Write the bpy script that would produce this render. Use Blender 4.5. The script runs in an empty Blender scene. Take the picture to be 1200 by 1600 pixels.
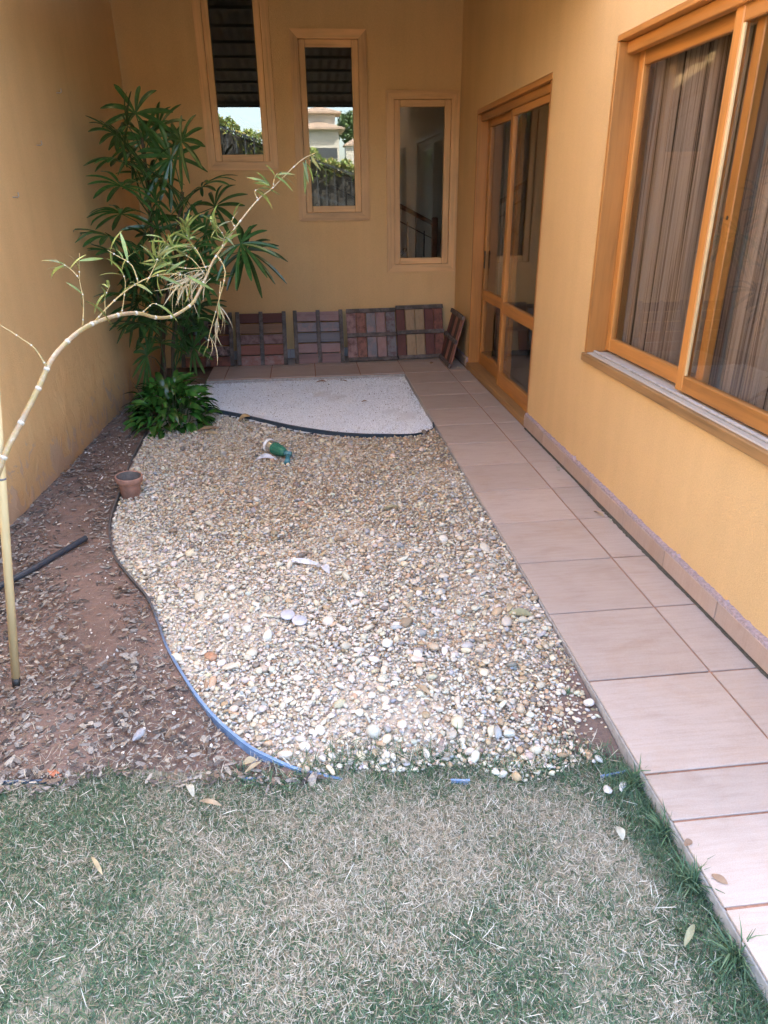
import bpy, math, random
import numpy as np
from mathutils import Vector, Matrix

SC = bpy.context.scene
COL = SC.collection
R_ = math.radians

# ------------------------------------------------------------------ camera, light, exposure
cd = bpy.data.cameras.new('camera')
cam = bpy.data.objects.new('camera', cd)
COL.objects.link(cam)
_f, _p, _y, _r = 1082.51, 0.42573, 0.10374, -0.012846
fw = Vector((math.sin(_y) * math.cos(_p), math.cos(_y) * math.cos(_p), -math.sin(_p)))
rt = Vector((math.cos(_y), -math.sin(_y), 0)); up = rt.cross(fw)
rt2 = rt * math.cos(_r) + up * math.sin(_r); up2 = -rt * math.sin(_r) + up * math.cos(_r)
M = Matrix((rt2, up2, -fw)).transposed().to_4x4()
M.translation = Vector((0, 0, 1.61))
cam.matrix_world = M
cd.sensor_fit = 'AUTO'; cd.sensor_width = 36; cd.lens = _f / 1600 * 36
cd.clip_start = 0.05; cd.clip_end = 1500
SC.camera = cam

SUN_EL, SUN_AZ = R_(46), R_(62)          # azimuth measured from +Y towards +X
w = bpy.data.worlds.new('World'); SC.world = w; w.use_nodes = True
nt = w.node_tree
bg = nt.nodes['Background']
sky = nt.nodes.new('ShaderNodeTexSky'); sky.sky_type = 'NISHITA'; sky.sun_disc = False
sky.sun_elevation = SUN_EL; sky.sun_rotation = SUN_AZ
sky.air_density = 1.0; sky.dust_density = 3.0; sky.ozone_density = 0.6
nt.links.new(sky.outputs[0], bg.inputs[0]); bg.inputs[1].default_value = 0.15
sl = bpy.data.lights.new('sun', 'SUN'); sl.energy = 4.0; sl.angle = R_(0.5); sl.color = (1.0, 0.95, 0.86)
so = bpy.data.objects.new('sun', sl); COL.objects.link(so)
sd = Vector((math.sin(SUN_AZ) * math.cos(SUN_EL), math.cos(SUN_AZ) * math.cos(SUN_EL), math.sin(SUN_EL)))
so.rotation_euler = (-sd).to_track_quat('-Z', 'Y').to_euler(); so.location = sd * 50

SC.view_settings.view_transform = 'Standard'; SC.view_settings.look = 'None'
SC.view_settings.exposure = 3.5; SC.view_settings.gamma = 1.0
try:
    SC.view_settings.use_curve_mapping = False
except Exception:
    pass
SC.render.engine = 'CYCLES'
SC.cycles.max_bounces = 10; SC.cycles.diffuse_bounces = 6; SC.cycles.glossy_bounces = 6
SC.cycles.transparent_max_bounces = 16
SC.cycles.use_denoising = True

# ------------------------------------------------------------------ helpers
rng = np.random.default_rng(7)
random.seed(7)
WLOC = {}                                 # world location of unrotated parents


def props(o, label=None, cat=None, group=None, kind=None):
    if label: o['label'] = label
    if cat: o['category'] = cat
    if group: o['group'] = group
    if kind: o['kind'] = kind
    return o


def empty(name, loc, label=None, cat=None, group=None, rot=(0, 0, 0), parent=None):
    o = bpy.data.objects.new(name, None); COL.objects.link(o)
    o.empty_display_size = 0.1
    base = WLOC.get(parent, Vector((0, 0, 0))) if parent else Vector((0, 0, 0))
    if parent: o.parent = parent
    o.location = Vector(loc) - base; o.rotation_euler = rot
    WLOC[o] = Vector(loc)
    return props(o, label, cat, group)


class MB:
    """collects shapes; build() links them as one mesh object"""
    def __init__(s):
        s.v = []; s.f = []

    def add(s, vs, fs):
        n = len(s.v); s.v.extend([tuple(x) for x in vs]); s.f.extend([tuple(i + n for i in f) for f in fs]); return s

    def box(s, a, b, c=0.0):
        x0, y0, z0 = a; x1, y1, z1 = b
        c = min(c, (x1 - x0) * .45, (y1 - y0) * .45, (z1 - z0) * .45)
        if c <= 0:
            vs = [(x, y, z) for x in (x0, x1) for y in (y0, y1) for z in (z0, z1)]
            return s.add(vs, [(0, 1, 3, 2), (4, 6, 7, 5), (0, 4, 5, 1), (2, 3, 7, 6), (0, 2, 6, 4), (1, 5, 7, 3)])
        vs = []; idx = {}
        for ix, x in ((0, x0), (1, x1)):
            for iy, y in ((0, y0), (1, y1)):
                for iz, z in ((0, z0), (1, z1)):
                    dx = c if ix == 0 else -c; dy = c if iy == 0 else -c; dz = c if iz == 0 else -c
                    for k, p in enumerate(((x, y + dy, z + dz), (x + dx, y, z + dz), (x + dx, y + dy, z))):
                        idx[(ix, iy, iz, k)] = len(vs); vs.append(p)
        g = lambda *k: idx[k]
        fs = []
        for i in (0, 1):
            q = [g(i, 0, 0, 0), g(i, 0, 1, 0), g(i, 1, 1, 0), g(i, 1, 0, 0)]; fs.append(q if i == 0 else q[::-1])
            q = [g(0, i, 0, 1), g(1, i, 0, 1), g(1, i, 1, 1), g(0, i, 1, 1)]; fs.append(q if i == 0 else q[::-1])
            q = [g(0, 0, i, 2), g(0, 1, i, 2), g(1, 1, i, 2), g(1, 0, i, 2)]; fs.append(q if i == 0 else q[::-1])
        for i in (0, 1):
            for j in (0, 1):
                fs.append([g(i, j, 0, 0), g(i, j, 1, 0), g(i, j, 1, 1), g(i, j, 0, 1)])
                fs.append([g(i, 0, j, 0), g(i, 1, j, 0), g(i, 1, j, 2), g(i, 0, j, 2)])
                fs.append([g(0, i, j, 1), g(1, i, j, 1), g(1, i, j, 2), g(0, i, j, 2)])
                for k in (0, 1):
                    fs.append([g(i, j, k, 0), g(i, j, k, 1), g(i, j, k, 2)])
        return s.add(vs, fs)

    def tube(s, pts, r, n=8, cap=True):
        pts = [Vector(p) for p in pts]
        rs = r if isinstance(r, (list, tuple)) else [r] * len(pts)
        T = []
        for i in range(len(pts)):
            a = pts[max(i - 1, 0)]; b = pts[min(i + 1, len(pts) - 1)]; T.append((b - a).normalized())
        u = T[0].orthogonal().normalized(); vs = []; fs = []
        for i, p in enumerate(pts):
            u = (u - T[i] * u.dot(T[i])).normalized(); v = T[i].cross(u)
            for k in range(n):
                a = 2 * math.pi * k / n; vs.append(p + (u * math.cos(a) + v * math.sin(a)) * rs[i])
        for i in range(len(pts) - 1):
            for k in range(n):
                k2 = (k + 1) % n; fs.append((i * n + k, i * n + k2, (i + 1) * n + k2, (i + 1) * n + k))
        if cap:
            fs.append(tuple(range(n))[::-1]); m = (len(pts) - 1) * n; fs.append(tuple(range(m, m + n)))
        return s.add(vs, fs)

    def lathe(s, prof, n=28, M=None):
        vs = []; fs = []
        for (r, z) in prof:
            for k in range(n):
                a = 2 * math.pi * k / n; p = Vector((r * math.cos(a), r * math.sin(a), z)); vs.append(M @ p if M else p)
        for i in range(len(prof) - 1):
            for k in range(n):
                k2 = (k + 1) % n; fs.append((i * n + k, i * n + k2, (i + 1) * n + k2, (i + 1) * n + k))
        return s.add(vs, fs)

    def build(s, name, mat, parent=None, smooth=False, local=False, label=None, kind=None):
        vs = np.array(s.v, dtype=float); ctr = (vs.min(0) + vs.max(0)) / 2
        base = Vector((0, 0, 0))
        if parent is not None and not local: base = WLOC.get(parent, base)
        me = bpy.data.meshes.new(name); me.from_pydata((vs - ctr).tolist(), [], s.f); me.update()
        me.materials.append(mat)
        if smooth: me.polygons.foreach_set('use_smooth', [True] * len(me.polygons))
        o = bpy.data.objects.new(name, me); COL.objects.link(o)
        if parent is not None: o.parent = parent
        o.location = Vector(ctr) - base
        WLOC[o] = Vector(ctr)
        return props(o, label, None, None, kind)


def np_mesh(name, V, F, mat, colors=None, smooth=False, kind=None, parent=None, label=None):
    """V (n,3), F (m,k) arrays -> one mesh object, optional point colours"""
    me = bpy.data.meshes.new(name)
    V = np.ascontiguousarray(V, dtype=np.float32); F = np.ascontiguousarray(F, dtype=np.int32)
    m, k = F.shape
    me.vertices.add(len(V)); me.vertices.foreach_set('co', V.ravel())
    me.loops.add(m * k); me.loops.foreach_set('vertex_index', F.ravel())
    me.polygons.add(m); me.polygons.foreach_set('loop_start', np.arange(m, dtype=np.int32) * k)
    try:
        me.polygons.foreach_set('loop_total', np.full(m, k, dtype=np.int32))
    except Exception:
        pass
    me.update(calc_edges=True)
    me.polygons.foreach_set('use_smooth', np.full(m, smooth))
    if colors is not None:
        a = me.color_attributes.new('col', 'FLOAT_COLOR', 'POINT')
        c4 = np.ones((len(V), 4), dtype=np.float32); c4[:, :3] = colors; a.data.foreach_set('color', c4.ravel())
    me.materials.append(mat)
    o = bpy.data.objects.new(name, me); COL.objects.link(o)
    if parent: o.parent = parent
    return props(o, label, None, None, kind)


def ico(sub):
    t = (1 + 5 ** .5) / 2
    v = [(-1, t, 0), (1, t, 0), (-1, -t, 0), (1, -t, 0), (0, -1, t), (0, 1, t), (0, -1, -t), (0, 1, -t), (t, 0, -1), (t, 0, 1), (-t, 0, -1), (-t, 0, 1)]
    f = [(0, 11, 5), (0, 5, 1), (0, 1, 7), (0, 7, 10), (0, 10, 11), (1, 5, 9), (5, 11, 4), (11, 10, 2), (10, 7, 6), (7, 1, 8), (3, 9, 4), (3, 4, 2), (3, 2, 6), (3, 6, 8), (3, 8, 9), (4, 9, 5), (2, 4, 11), (6, 2, 10), (8, 6, 7), (9, 8, 1)]
    v = [np.array(p) / np.linalg.norm(p) for p in v]
    for _ in range(sub):
        c = {}; nf = []
        def mid(a, b):
            k = (min(a, b), max(a, b))
            if k not in c:
                p = v[a] + v[b]; v.append(p / np.linalg.norm(p)); c[k] = len(v) - 1
            return c[k]
        for a, b, d in f:
            ab, bd, da = mid(a, b), mid(b, d), mid(d, a); nf += [(a, ab, da), (b, bd, ab), (d, da, bd), (ab, bd, da)]
        f = nf
    return np.array(v), np.array(f)


def rotmats(n, tilt):
    """random yaw and limited tilt rotation matrices (n,3,3)"""
    a = rng.uniform(0, 2 * np.pi, n); b = rng.normal(0, tilt, n); c = rng.normal(0, tilt, n)
    ca, sa, cb, sb, cc, sc_ = np.cos(a), np.sin(a), np.cos(b), np.sin(b), np.cos(c), np.sin(c)
    Z = np.zeros(n); O = np.ones(n)
    Rz = np.stack([np.stack([ca, -sa, Z], -1), np.stack([sa, ca, Z], -1), np.stack([Z, Z, O], -1)], 1)
    Rx = np.stack([np.stack([O, Z, Z], -1), np.stack([Z, cb, -sb], -1), np.stack([Z, sb, cb], -1)], 1)
    Ry = np.stack([np.stack([cc, Z, sc_], -1), np.stack([Z, O, Z], -1), np.stack([-sc_, Z, cc], -1)], 1)
    return Rz @ Rx @ Ry


def scatter(protos, pos, scale, tilt, cols, jitter=0.0):
    """protos: list of (V,F). pos (n,3) scale (n,3). returns V,F,C merged"""
    n = len(pos); Rm = rotmats(n, tilt); which = rng.integers(0, len(protos), n)
    Vs, Fs, Cs = [], [], []; off = 0
    for k, (pv, pf) in enumerate(protos):
        id_ = np.nonzero(which == k)[0]
        if len(id_) == 0: continue
        P = pv[None] * scale[id_][:, None, :]
        P = np.einsum('nij,nvj->nvi', Rm[id_], P) + pos[id_][:, None, :]
        nv = len(pv)
        Vs.append(P.reshape(-1, 3))
        Fs.append((pf[None] + (np.arange(len(id_)) * nv)[:, None, None] + off).reshape(-1, pf.shape[1]))
        C = np.repeat(cols[id_][:, None, :], nv, 1)
        if jitter: C = C * (1 + rng.normal(0, jitter, (len(id_), nv, 1)))
        Cs.append(C.reshape(-1, 3)); off += nv * len(id_)
    return np.concatenate(Vs), np.concatenate(Fs), np.clip(np.concatenate(Cs), 0, 1)


# ------------------------------------------------------------------ materials
def nmat(name):
    m = bpy.data.materials.new(name); m.use_nodes = True
    n = m.node_tree.nodes; return m, n, m.node_tree.links, n['Principled BSDF']


def node(n, t, **kw):
    x = n.new(t)
    for k, v in kw.items(): setattr(x, k, v)
    return x


def coords(n, l, scale=(1, 1, 1), space='Object'):
    tc = n.new('ShaderNodeTexCoord'); mp = n.new('ShaderNodeMapping'); mp.inputs['Scale'].default_value = scale
    if space == 'World':
        g = n.new('ShaderNodeNewGeometry'); l.new(g.outputs['Position'], mp.inputs[0])
    else:
        l.new(tc.outputs[space], mp.inputs[0])
    return mp.outputs[0]


def noise(n, l, vec, scale, detail=4, rough=.55, dist=0.0):
    x = n.new('ShaderNodeTexNoise'); x.inputs['Scale'].default_value = scale; x.inputs['Detail'].default_value = detail
    x.inputs['Roughness'].default_value = rough; x.inputs['Distortion'].default_value = dist
    l.new(vec, x.inputs['Vector']); return x.outputs['Fac']


def ramp(n, l, fac, stops):
    x = n.new('ShaderNodeValToRGB'); e = x.color_ramp.elements
    e[0].position, e[0].color = stops[0][0], (*stops[0][1], 1); e[1].position, e[1].color = stops[-1][0], (*stops[-1][1], 1)
    for p, c in stops[1:-1]:
        q = e.new(p); q.color = (*c, 1)
    l.new(fac, x.inputs[0]); return x.outputs[0]


def mix(n, l, fac, a, b, mode='MIX'):
    x = n.new('ShaderNodeMix'); x.data_type = 'RGBA'; x.blend_type = mode
    for s, v in ((x.inputs[0], fac), (x.inputs[6], a), (x.inputs[7], b)):
        if isinstance(v, (int, float)): s.default_value = v
        elif isinstance(v, tuple): s.default_value = (*v, 1)
        else: l.new(v, s)
    return x.outputs[2]


def bump(n, l, h, strength, dist=.01):
    b = n.new('ShaderNodeBump'); b.inputs['Strength'].default_value = strength; b.inputs['Distance'].default_value = dist
    l.new(h, b.inputs['Height']); return b.outputs[0]


def objrand(n, l, lo, hi):
    oi = n.new('ShaderNodeObjectInfo'); mr = n.new('ShaderNodeMapRange')
    mr.inputs[3].default_value = lo; mr.inputs[4].default_value = hi
    l.new(oi.outputs['Random'], mr.inputs[0]); return mr.outputs[0]


def plaster(name, c, damp=0.0):
    m, n, l, b = nmat(name)
    v = coords(n, l, space='World')
    big = noise(n, l, v, 1.1, 5, .6); fine = noise(n, l, v, 170, 3, .7); mid = noise(n, l, v, 9, 5, .6)
    k = tuple(x * .86 for x in c); h = tuple(min(1, x * 1.08) for x in c)
    colr = ramp(n, l, big, [(.3, k), (.7, h)])
    colr = mix(n, l, .32, colr, ramp(n, l, fine, [(.3, tuple(x * .6 for x in c)), (.7, tuple(min(1, x * 1.3) for x in c))]))
    v2 = coords(n, l, (7, 7, .5), 'World'); streak = noise(n, l, v2, 1.0, 4, .6)
    colr = mix(n, l, .25, colr, ramp(n, l, streak, [(.35, tuple(x * .8 for x in c)), (.65, c)]))
    hgt = fine
    if damp:
        sx = n.new('ShaderNodeSeparateXYZ'); l.new(v, sx.inputs[0])
        mr = n.new('ShaderNodeMapRange'); mr.inputs[1].default_value = 1.0; mr.inputs[2].default_value = 0.0
        l.new(sx.outputs[2], mr.inputs[0])
        v3 = coords(n, l, (6, 6, 4.5), 'World'); bl = noise(n, l, v3, 1.2, 4, .6, 1.0)
        mm = node(n, 'ShaderNodeMath', operation='MULTIPLY'); l.new(bl, mm.inputs[0]); l.new(mr.outputs[0], mm.inputs[1])
        peel = ramp(n, l, mm.outputs[0], [(.465, (0, 0, 0)), (.49, (1, 1, 1))])
        colr = mix(n, l, peel, colr, tuple(x * .55 + .16 for x in c))
        low = n.new('ShaderNodeMapRange'); low.inputs[1].default_value = .35; low.inputs[2].default_value = -.05
        low.inputs[4].default_value = .55; l.new(sx.outputs[2], low.inputs[0])
        colr = mix(n, l, low.outputs[0], colr, (.30, .13, .07))
        ad = node(n, 'ShaderNodeMath', operation='MULTIPLY_ADD'); l.new(mm.outputs[0], ad.inputs[0]); ad.inputs[1].default_value = 6; l.new(fine, ad.inputs[2]); hgt = ad.outputs[0]
    l.new(colr, b.inputs['Base Color']); b.inputs['Roughness'].default_value = .85
    b.inputs['Specular IOR Level'].default_value = .3
    l.new(bump(n, l, hgt, .6, .005), b.inputs['Normal'])
    return m


def wood(name, c, axis, rough=.45, dark=.55, grain=1.0, worn=None, coat=.08):
    m, n, l, b = nmat(name)
    s = [22 * grain, 22 * grain, 22 * grain]; s['xyz'.index(axis)] = 1.2
    v = coords(n, l, tuple(s), 'World'); g = noise(n, l, v, 1.0, 6, .65, .6)
    v2 = coords(n, l, (2, 2, 2), 'World'); bg_ = noise(n, l, v2, 1.3, 3)
    colr = ramp(n, l, g, [(.28, tuple(x * dark for x in c)), (.5, c), (.75, tuple(min(1, x * 1.25) for x in c))])
    colr = mix(n, l, .35, colr, ramp(n, l, bg_, [(.35, tuple(x * .7 for x in c)), (.7, tuple(min(1, x * 1.15) for x in c))]))
    hs = n.new('ShaderNodeHueSaturation'); l.new(colr, hs.inputs['Color']); l.new(objrand(n, l, .82, 1.12), hs.inputs['Value']); colr = hs.outputs[0]
    if worn:
        wn = noise(n, l, coords(n, l, (9, 9, 9), 'World'), 1.6, 6, .7)
        colr = mix(n, l, ramp(n, l, wn, [(.45, (0, 0, 0)), (.62, (1, 1, 1))]), colr, worn)
    l.new(colr, b.inputs['Base Color']); b.inputs['Roughness'].default_value = rough
    b.inputs['Coat Weight'].default_value = coat; b.inputs['Coat Roughness'].default_value = .25
    l.new(bump(n, l, g, .12, .003), b.inputs['Normal'])
    return m


def plain(name, c, rough=.6, var=.15, scale=30, metal=0.0, bmp=.15, spec=.5):
    m, n, l, b = nmat(name)
    v = coords(n, l); g = noise(n, l, v, scale, 5, .6)
    l.new(ramp(n, l, g, [(.3, tuple(x * (1 - var) for x in c)), (.7, tuple(min(1, x * (1 + var)) for x in c))]), b.inputs['Base Color'])
    b.inputs['Roughness'].default_value = rough; b.inputs['Metallic'].default_value = metal; b.inputs['Specular IOR Level'].default_value = spec
    if bmp: l.new(bump(n, l, g, bmp, .004), b.inputs['Normal'])
    return m


def attr_mat(name, rough=.75, var=.2, scale=260, spec=.35, bmp=.2, trans=0.0):
    m, n, l, b = nmat(name)
    a = n.new('ShaderNodeAttribute'); a.attribute_name = 'col'
    g = noise(n, l, coords(n, l, space='World'), scale, 3, .6)
    f = ramp(n, l, g, [(.3, (1 - var,) * 3), (.7, (1 + var,) * 3)])
    colr = mix(n, l, 1.0, a.outputs['Color'], f, 'MULTIPLY')
    l.new(colr, b.inputs['Base Color']); b.inputs['Roughness'].default_value = rough; b.inputs['Specular IOR Level'].default_value = spec
    if bmp: l.new(bump(n, l, g, bmp, .003), b.inputs['Normal'])
    if trans: translucent(m, n, l, b, colr, trans)
    return m


def translucent(m, n, l, b, colr, k):
    t = n.new('ShaderNodeBsdfTranslucent'); l.new(colr, t.inputs[0])
    mx = n.new('ShaderNodeMixShader'); mx.inputs[0].default_value = k
    l.new(b.outputs[0], mx.inputs[1]); l.new(t.outputs[0], mx.inputs[2]); l.new(mx.outputs[0], n['Material Output'].inputs[0])


def leafmat(name, c, rough=.32, trans=.18, lo=.6, hi=1.5, tip=None):
    m, n, l, b = nmat(name)
    g = noise(n, l, coords(n, l, space='World'), 26, 4, .6)
    colr = ramp(n, l, g, [(.3, tuple(x * .7 for x in c)), (.7, tuple(x * 1.3 for x in c))])
    hs = n.new('ShaderNodeHueSaturation'); l.new(colr, hs.inputs['Color']); l.new(objrand(n, l, lo, hi), hs.inputs['Value'])
    l.new(objrand(n, l, .485, .51), hs.inputs['Hue'])
    l.new(hs.outputs[0], b.inputs['Base Color']); b.inputs['Roughness'].default_value = rough
    translucent(m, n, l, b, hs.outputs[0], trans)
    return m


def glass_mat(name, base=.10, tint=(.75, .77, .75)):
    """window pane with a reflective film: see-through plus a mirror coat that grows towards grazing"""
    m, n, l, b = nmat(name); n.remove(b)
    lw_ = n.new('ShaderNodeLayerWeight')                       # Schlick, the same for both faces of the thin pane
    pw = node(n, 'ShaderNodeMath', operation='POWER'); l.new(lw_.outputs['Facing'], pw.inputs[0]); pw.inputs[1].default_value = 5
    ad = node(n, 'ShaderNodeMath', operation='MULTIPLY_ADD'); ad.use_clamp = True
    l.new(pw.outputs[0], ad.inputs[0]); ad.inputs[1].default_value = .9; ad.inputs[2].default_value = base + .04
    tr = n.new('ShaderNodeBsdfTransparent'); tr.inputs[0].default_value = (*tint, 1)
    gl = n.new('ShaderNodeBsdfGlossy'); gl.inputs['Roughness'].default_value = 0.0; gl.inputs[0].default_value = (1, 1, 1, 1)
    mx = n.new('ShaderNodeMixShader'); l.new(ad.outputs[0], mx.inputs[0]); l.new(tr.outputs[0], mx.inputs[1]); l.new(gl.outputs[0], mx.inputs[2])
    l.new(mx.outputs[0], n['Material Output'].inputs[0])
    return m


def tile_mat(name, c, c2, streak_axis='x'):
    m, n, l, b = nmat(name)
    s = [60, 60, 60]; s['xyz'.index(streak_axis)] = 5
    v = coords(n, l, tuple(s), 'World'); g = noise(n, l, v, 1.0, 6, .7, .3)
    v2 = coords(n, l, (5, 9, 7), 'World'); g2 = noise(n, l, v2, 1.0, 5, .6, .5)
    g3 = noise(n, l, coords(n, l, space='World'), 420, 2, .6)
    colr = ramp(n, l, g2, [(.32, c2), (.5, c), (.7, tuple(min(1, x * 1.06) for x in c))])
    colr = mix(n, l, .42, colr, ramp(n, l, g, [(.27, tuple(x * .62 for x in c2)), (.40, c2), (.55, c), (.75, tuple(min(1, x * 1.1) for x in c))]))
    colr = mix(n, l, .22, colr, ramp(n, l, g3, [(.35, tuple(x * .5 for x in c)), (.65, tuple(min(1, x * 1.3) for x in c))]))
    st_ = noise(n, l, coords(n, l, (1.7, 2.6, 2), 'World'), 1.5, 6, .7, 1.0)     # earth tramped and washed over the tiles
    colr = mix(n, l, ramp(n, l, st_, [(.50, (0, 0, 0)), (.75, (.38, .38, .38))]), colr, (.40, .25, .15))
    hs = n.new('ShaderNodeHueSaturation'); l.new(colr, hs.inputs['Color']); l.new(objrand(n, l, .90, 1.06), hs.inputs['Value'])
    l.new(hs.outputs[0], b.inputs['Base Color']); b.inputs['Roughness'].default_value = .42
    l.new(bump(n, l, g, .08, .002), b.inputs['Normal'])
    return m


def earth_mat(name, a, b_, c, scale=3.0):
    m, n, l, b = nmat(name)
    v = coords(n, l, space='World'); g = noise(n, l, v, scale, 6, .65, .4); f = noise(n, l, v, 150, 4, .7); d = noise(n, l, v, 28, 5, .7)
    colr = ramp(n, l, g, [(.32, a), (.5, b_), (.68, c)])
    colr = mix(n, l, .35, colr, ramp(n, l, f, [(.3, tuple(x * .45 for x in a)), (.7, tuple(min(1, x * 1.25) for x in c))]))
    colr = mix(n, l, .25, colr, ramp(n, l, d, [(.35, a), (.65, c)]))
    l.new(colr, b.inputs['Base Color']); b.inputs['Roughness'].default_value = .95; b.inputs['Specular IOR Level'].default_value = .15
    ad = node(n, 'ShaderNodeMath', operation='MULTIPLY_ADD'); l.new(d, ad.inputs[0]); ad.inputs[1].default_value = 2.0; l.new(f, ad.inputs[2])
    l.new(bump(n, l, ad.outputs[0], .6, .008), b.inputs['Normal'])
    return m


ORANGE = (.65, .42, .20)
m_wall = plaster('plaster_orange', ORANGE)
m_lwall = plaster('plaster_damp', (.76, .515, .25), damp=1)
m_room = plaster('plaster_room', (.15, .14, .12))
m_inner = plaster('plaster_inside', (.66, .62, .54))
WC = (.43, .178, .042)
m_wx, m_wy, m_wz = (wood('varnished_wood_' + a, WC, a) for a in 'xyz')
WP = (.66, .395, .18)
m_px, m_pz = (wood('matt_wood_' + a, WP, a, rough=.55, coat=.05) for a in 'xz')
m_sill = wood('weathered_sill', (.40, .34, .28), 'y', rough=.7, dark=.75, coat=0)
m_nose = wood('sill_nosing_wood', (.30, .16, .06), 'y', rough=.6, dark=.4, coat=0)
m_glass = glass_mat('window_glass', .09, (.70, .72, .70))
m_glass2 = glass_mat('door_glass', .0, (.93, .93, .92))
m_tile = tile_mat('floor_tile', (.455, .37, .32), (.385, .29, .235))
m_skirt = tile_mat('skirting_tile', (.40, .29, .235), (.34, .23, .18), 'z')
m_grout = plain('grout', (.33, .17, .11), .9, .25, 60)
m_conc = plain('concrete_edge', (.36, .33, .31), .9, .25, 40, bmp=.4)
m_mortar = plain('mortar', (.33, .25, .25), .95, .3, 80, bmp=.5)
m_soil = earth_mat('red_soil', (.125, .094, .080), (.19, .132, .108), (.265, .172, .138), 2.2)
m_sand = earth_mat('gravel_sand', (.42, .33, .24), (.50, .41, .32), (.58, .50, .41), 5)
m_white = earth_mat('white_grit', (.70, .70, .71), (.76, .76, .77), (.80, .80, .81), 8)
m_turf = earth_mat('dry_turf', (.17, .16, .11), (.25, .23, .17), (.32, .29, .22), 6)
m_peb = attr_mat('pebbles', .7, .12, 240)
m_chip = attr_mat('bark_chips', .9, .3, 200)
m_blade = attr_mat('grass_blades', .6, .15, 60, bmp=0, trans=.2)
m_frond = leafmat('palm_leaf', (.038, .098, .026), .28, .14)
m_shrub = leafmat('shrub_leaf', (.040, .125, .024), .25, .18)
m_bleaf = leafmat('bamboo_leaf', (.17, .23, .07), .4, .3, .6, 1.4)
m_dleaf = leafmat('dry_bamboo_leaf', (.55, .50, .35), .6, .2, .7, 1.2)
m_blackm = plain('black_metal', (.02, .02, .02), .5, .2, 40)
m_curt = None

# ------------------------------------------------------------------ ground of the place
XR, YB = 1.619, 7.761
def xl(y): return -1.60 - .03 * (YB - y)

def edge_x(y):
    """x of the blue edging strip between soil and gravel at depth y"""
    P = EDGE
    return float(np.interp(y, [p[1] for p in P][::-1], [p[0] for p in P][::-1]))
EDGE = [(-1.30, 5.40), (-1.298, 5.25), (-1.271, 4.68), (-1.215, 4.1), (-1.192, 3.85), (-1.149, 3.59), (-1.048, 3.27), (-.937, 3.06), (-.80, 2.83), (-.71, 2.61), (-.639, 2.415),
        (-.535, 2.196), (-.442, 2.02), (-.35, 1.88), (-.246, 1.763), (-.121, 1.692), (.045, 1.646)]
EDGE2 = [(-1.15, 6.12), (-.921, 5.923), (-.574, 5.64), (-.2, 5.302), (.143, 5.071), (.36, 4.985), (.523, 4.953), (.70, 4.925), (.80, 4.945), (.88, 5.0), (.925, 5.08), (.938, 5.2)]
def edge2_y(x): return np.interp(x, [p[0] for p in EDGE2[:-2]] + [.945], [p[1] for p in EDGE2[:-2]] + [5.12])
def lawn_y(x): return 1.70 - .075 * (x + .3) + .03 * np.sin(x * 7) + .02 * np.sin(x * 17 + 1)

g = MB().add([(-700, -700, -.085), (700, -700, -.085), (700, 700, -.085), (-700, 700, -.085)], [(0, 1, 2, 3)]).build('ground', m_turf, kind='structure')

def rise(x, y): return .030 * np.clip((x + .1) / .9, 0, 1) * np.clip((y - 1.55) / .55, 0, 1)          # the gravel banks up towards the walkway
def sheet(name, x0, x1, y0, y1, z, mat, step=.05, amp=.012, inside=None, lift=None, sink=False):
    nx = max(2, int((x1 - x0) / step)); ny = max(2, int((y1 - y0) / step))
    xs = np.linspace(x0, x1, nx); ys = np.linspace(y0, y1, ny); X, Y = np.meshgrid(xs, ys)
    Z = z + amp * (np.sin(X * 5.1 + 1) * np.sin(Y * 4.3) + .5 * np.sin(X * 11 + Y * 9) + .35 * np.sin(X * 23 - Y * 19))
    if lift is not None: Z = Z + lift(X, Y)
    if sink: Z = Z - .06 * np.clip((lawn_y(X) + .055 - Y) / .07, 0, 1)
    V = np.stack([X.ravel(), Y.ravel(), Z.ravel()], 1); i = np.arange(nx * ny).reshape(ny, nx)
    F = np.stack([i[:-1, :-1], i[:-1, 1:], i[1:, 1:], i[1:, :-1]], -1).reshape(-1, 4)
    if inside is not None:
        C = V[F].mean(1); F = F[inside(C[:, 0], C[:, 1])]
    return np_mesh(name, V, F, mat, smooth=True, kind='structure')

ex_ys = np.array([p[1] for p in EDGE][::-1]); ex_xs = np.array([p[0] for p in EDGE][::-1])
def ex(y): return np.interp(y, ex_ys, ex_xs)
soil = sheet('soil_bed', -1.86, .1, 1.55, 7.75, -.052, m_soil, .022, .010, lambda x, y: ((x < ex(y) + .004) | (y > 6.0) & (x < -.98)) & (y > lawn_y(x) - .12) & (x < -.05), sink=True)
gravel = sheet('gravel_bed', -1.32, .94, 1.5, 6.2, -.0585, m_sand, .06, .006, lambda x, y: (x > ex(y) - .03) & (y < edge2_y(x) + .06) & (y > lawn_y(x) - .12), rise, True)
earth = sheet('bare_earth', .40, .94, 1.45, 2.6, -.0545, m_soil, .03, .004, lambda x, y: (x > .63 + .5 * (y - 1.55) + .05 * np.sin(y * 9)) & (y > lawn_y(x) - .12), rise, True)
white = sheet('white_pebble_bed', -1.2, .942, 4.85, 6.885, -.040, m_white, .05, .004, lambda x, y: y > edge2_y(x) - .03)
lawn = sheet('lawn', -6, .93, -4.5, 1.78, -.066, m_turf, .08, .006, lambda x, y: y < lawn_y(x) + .10)

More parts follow.
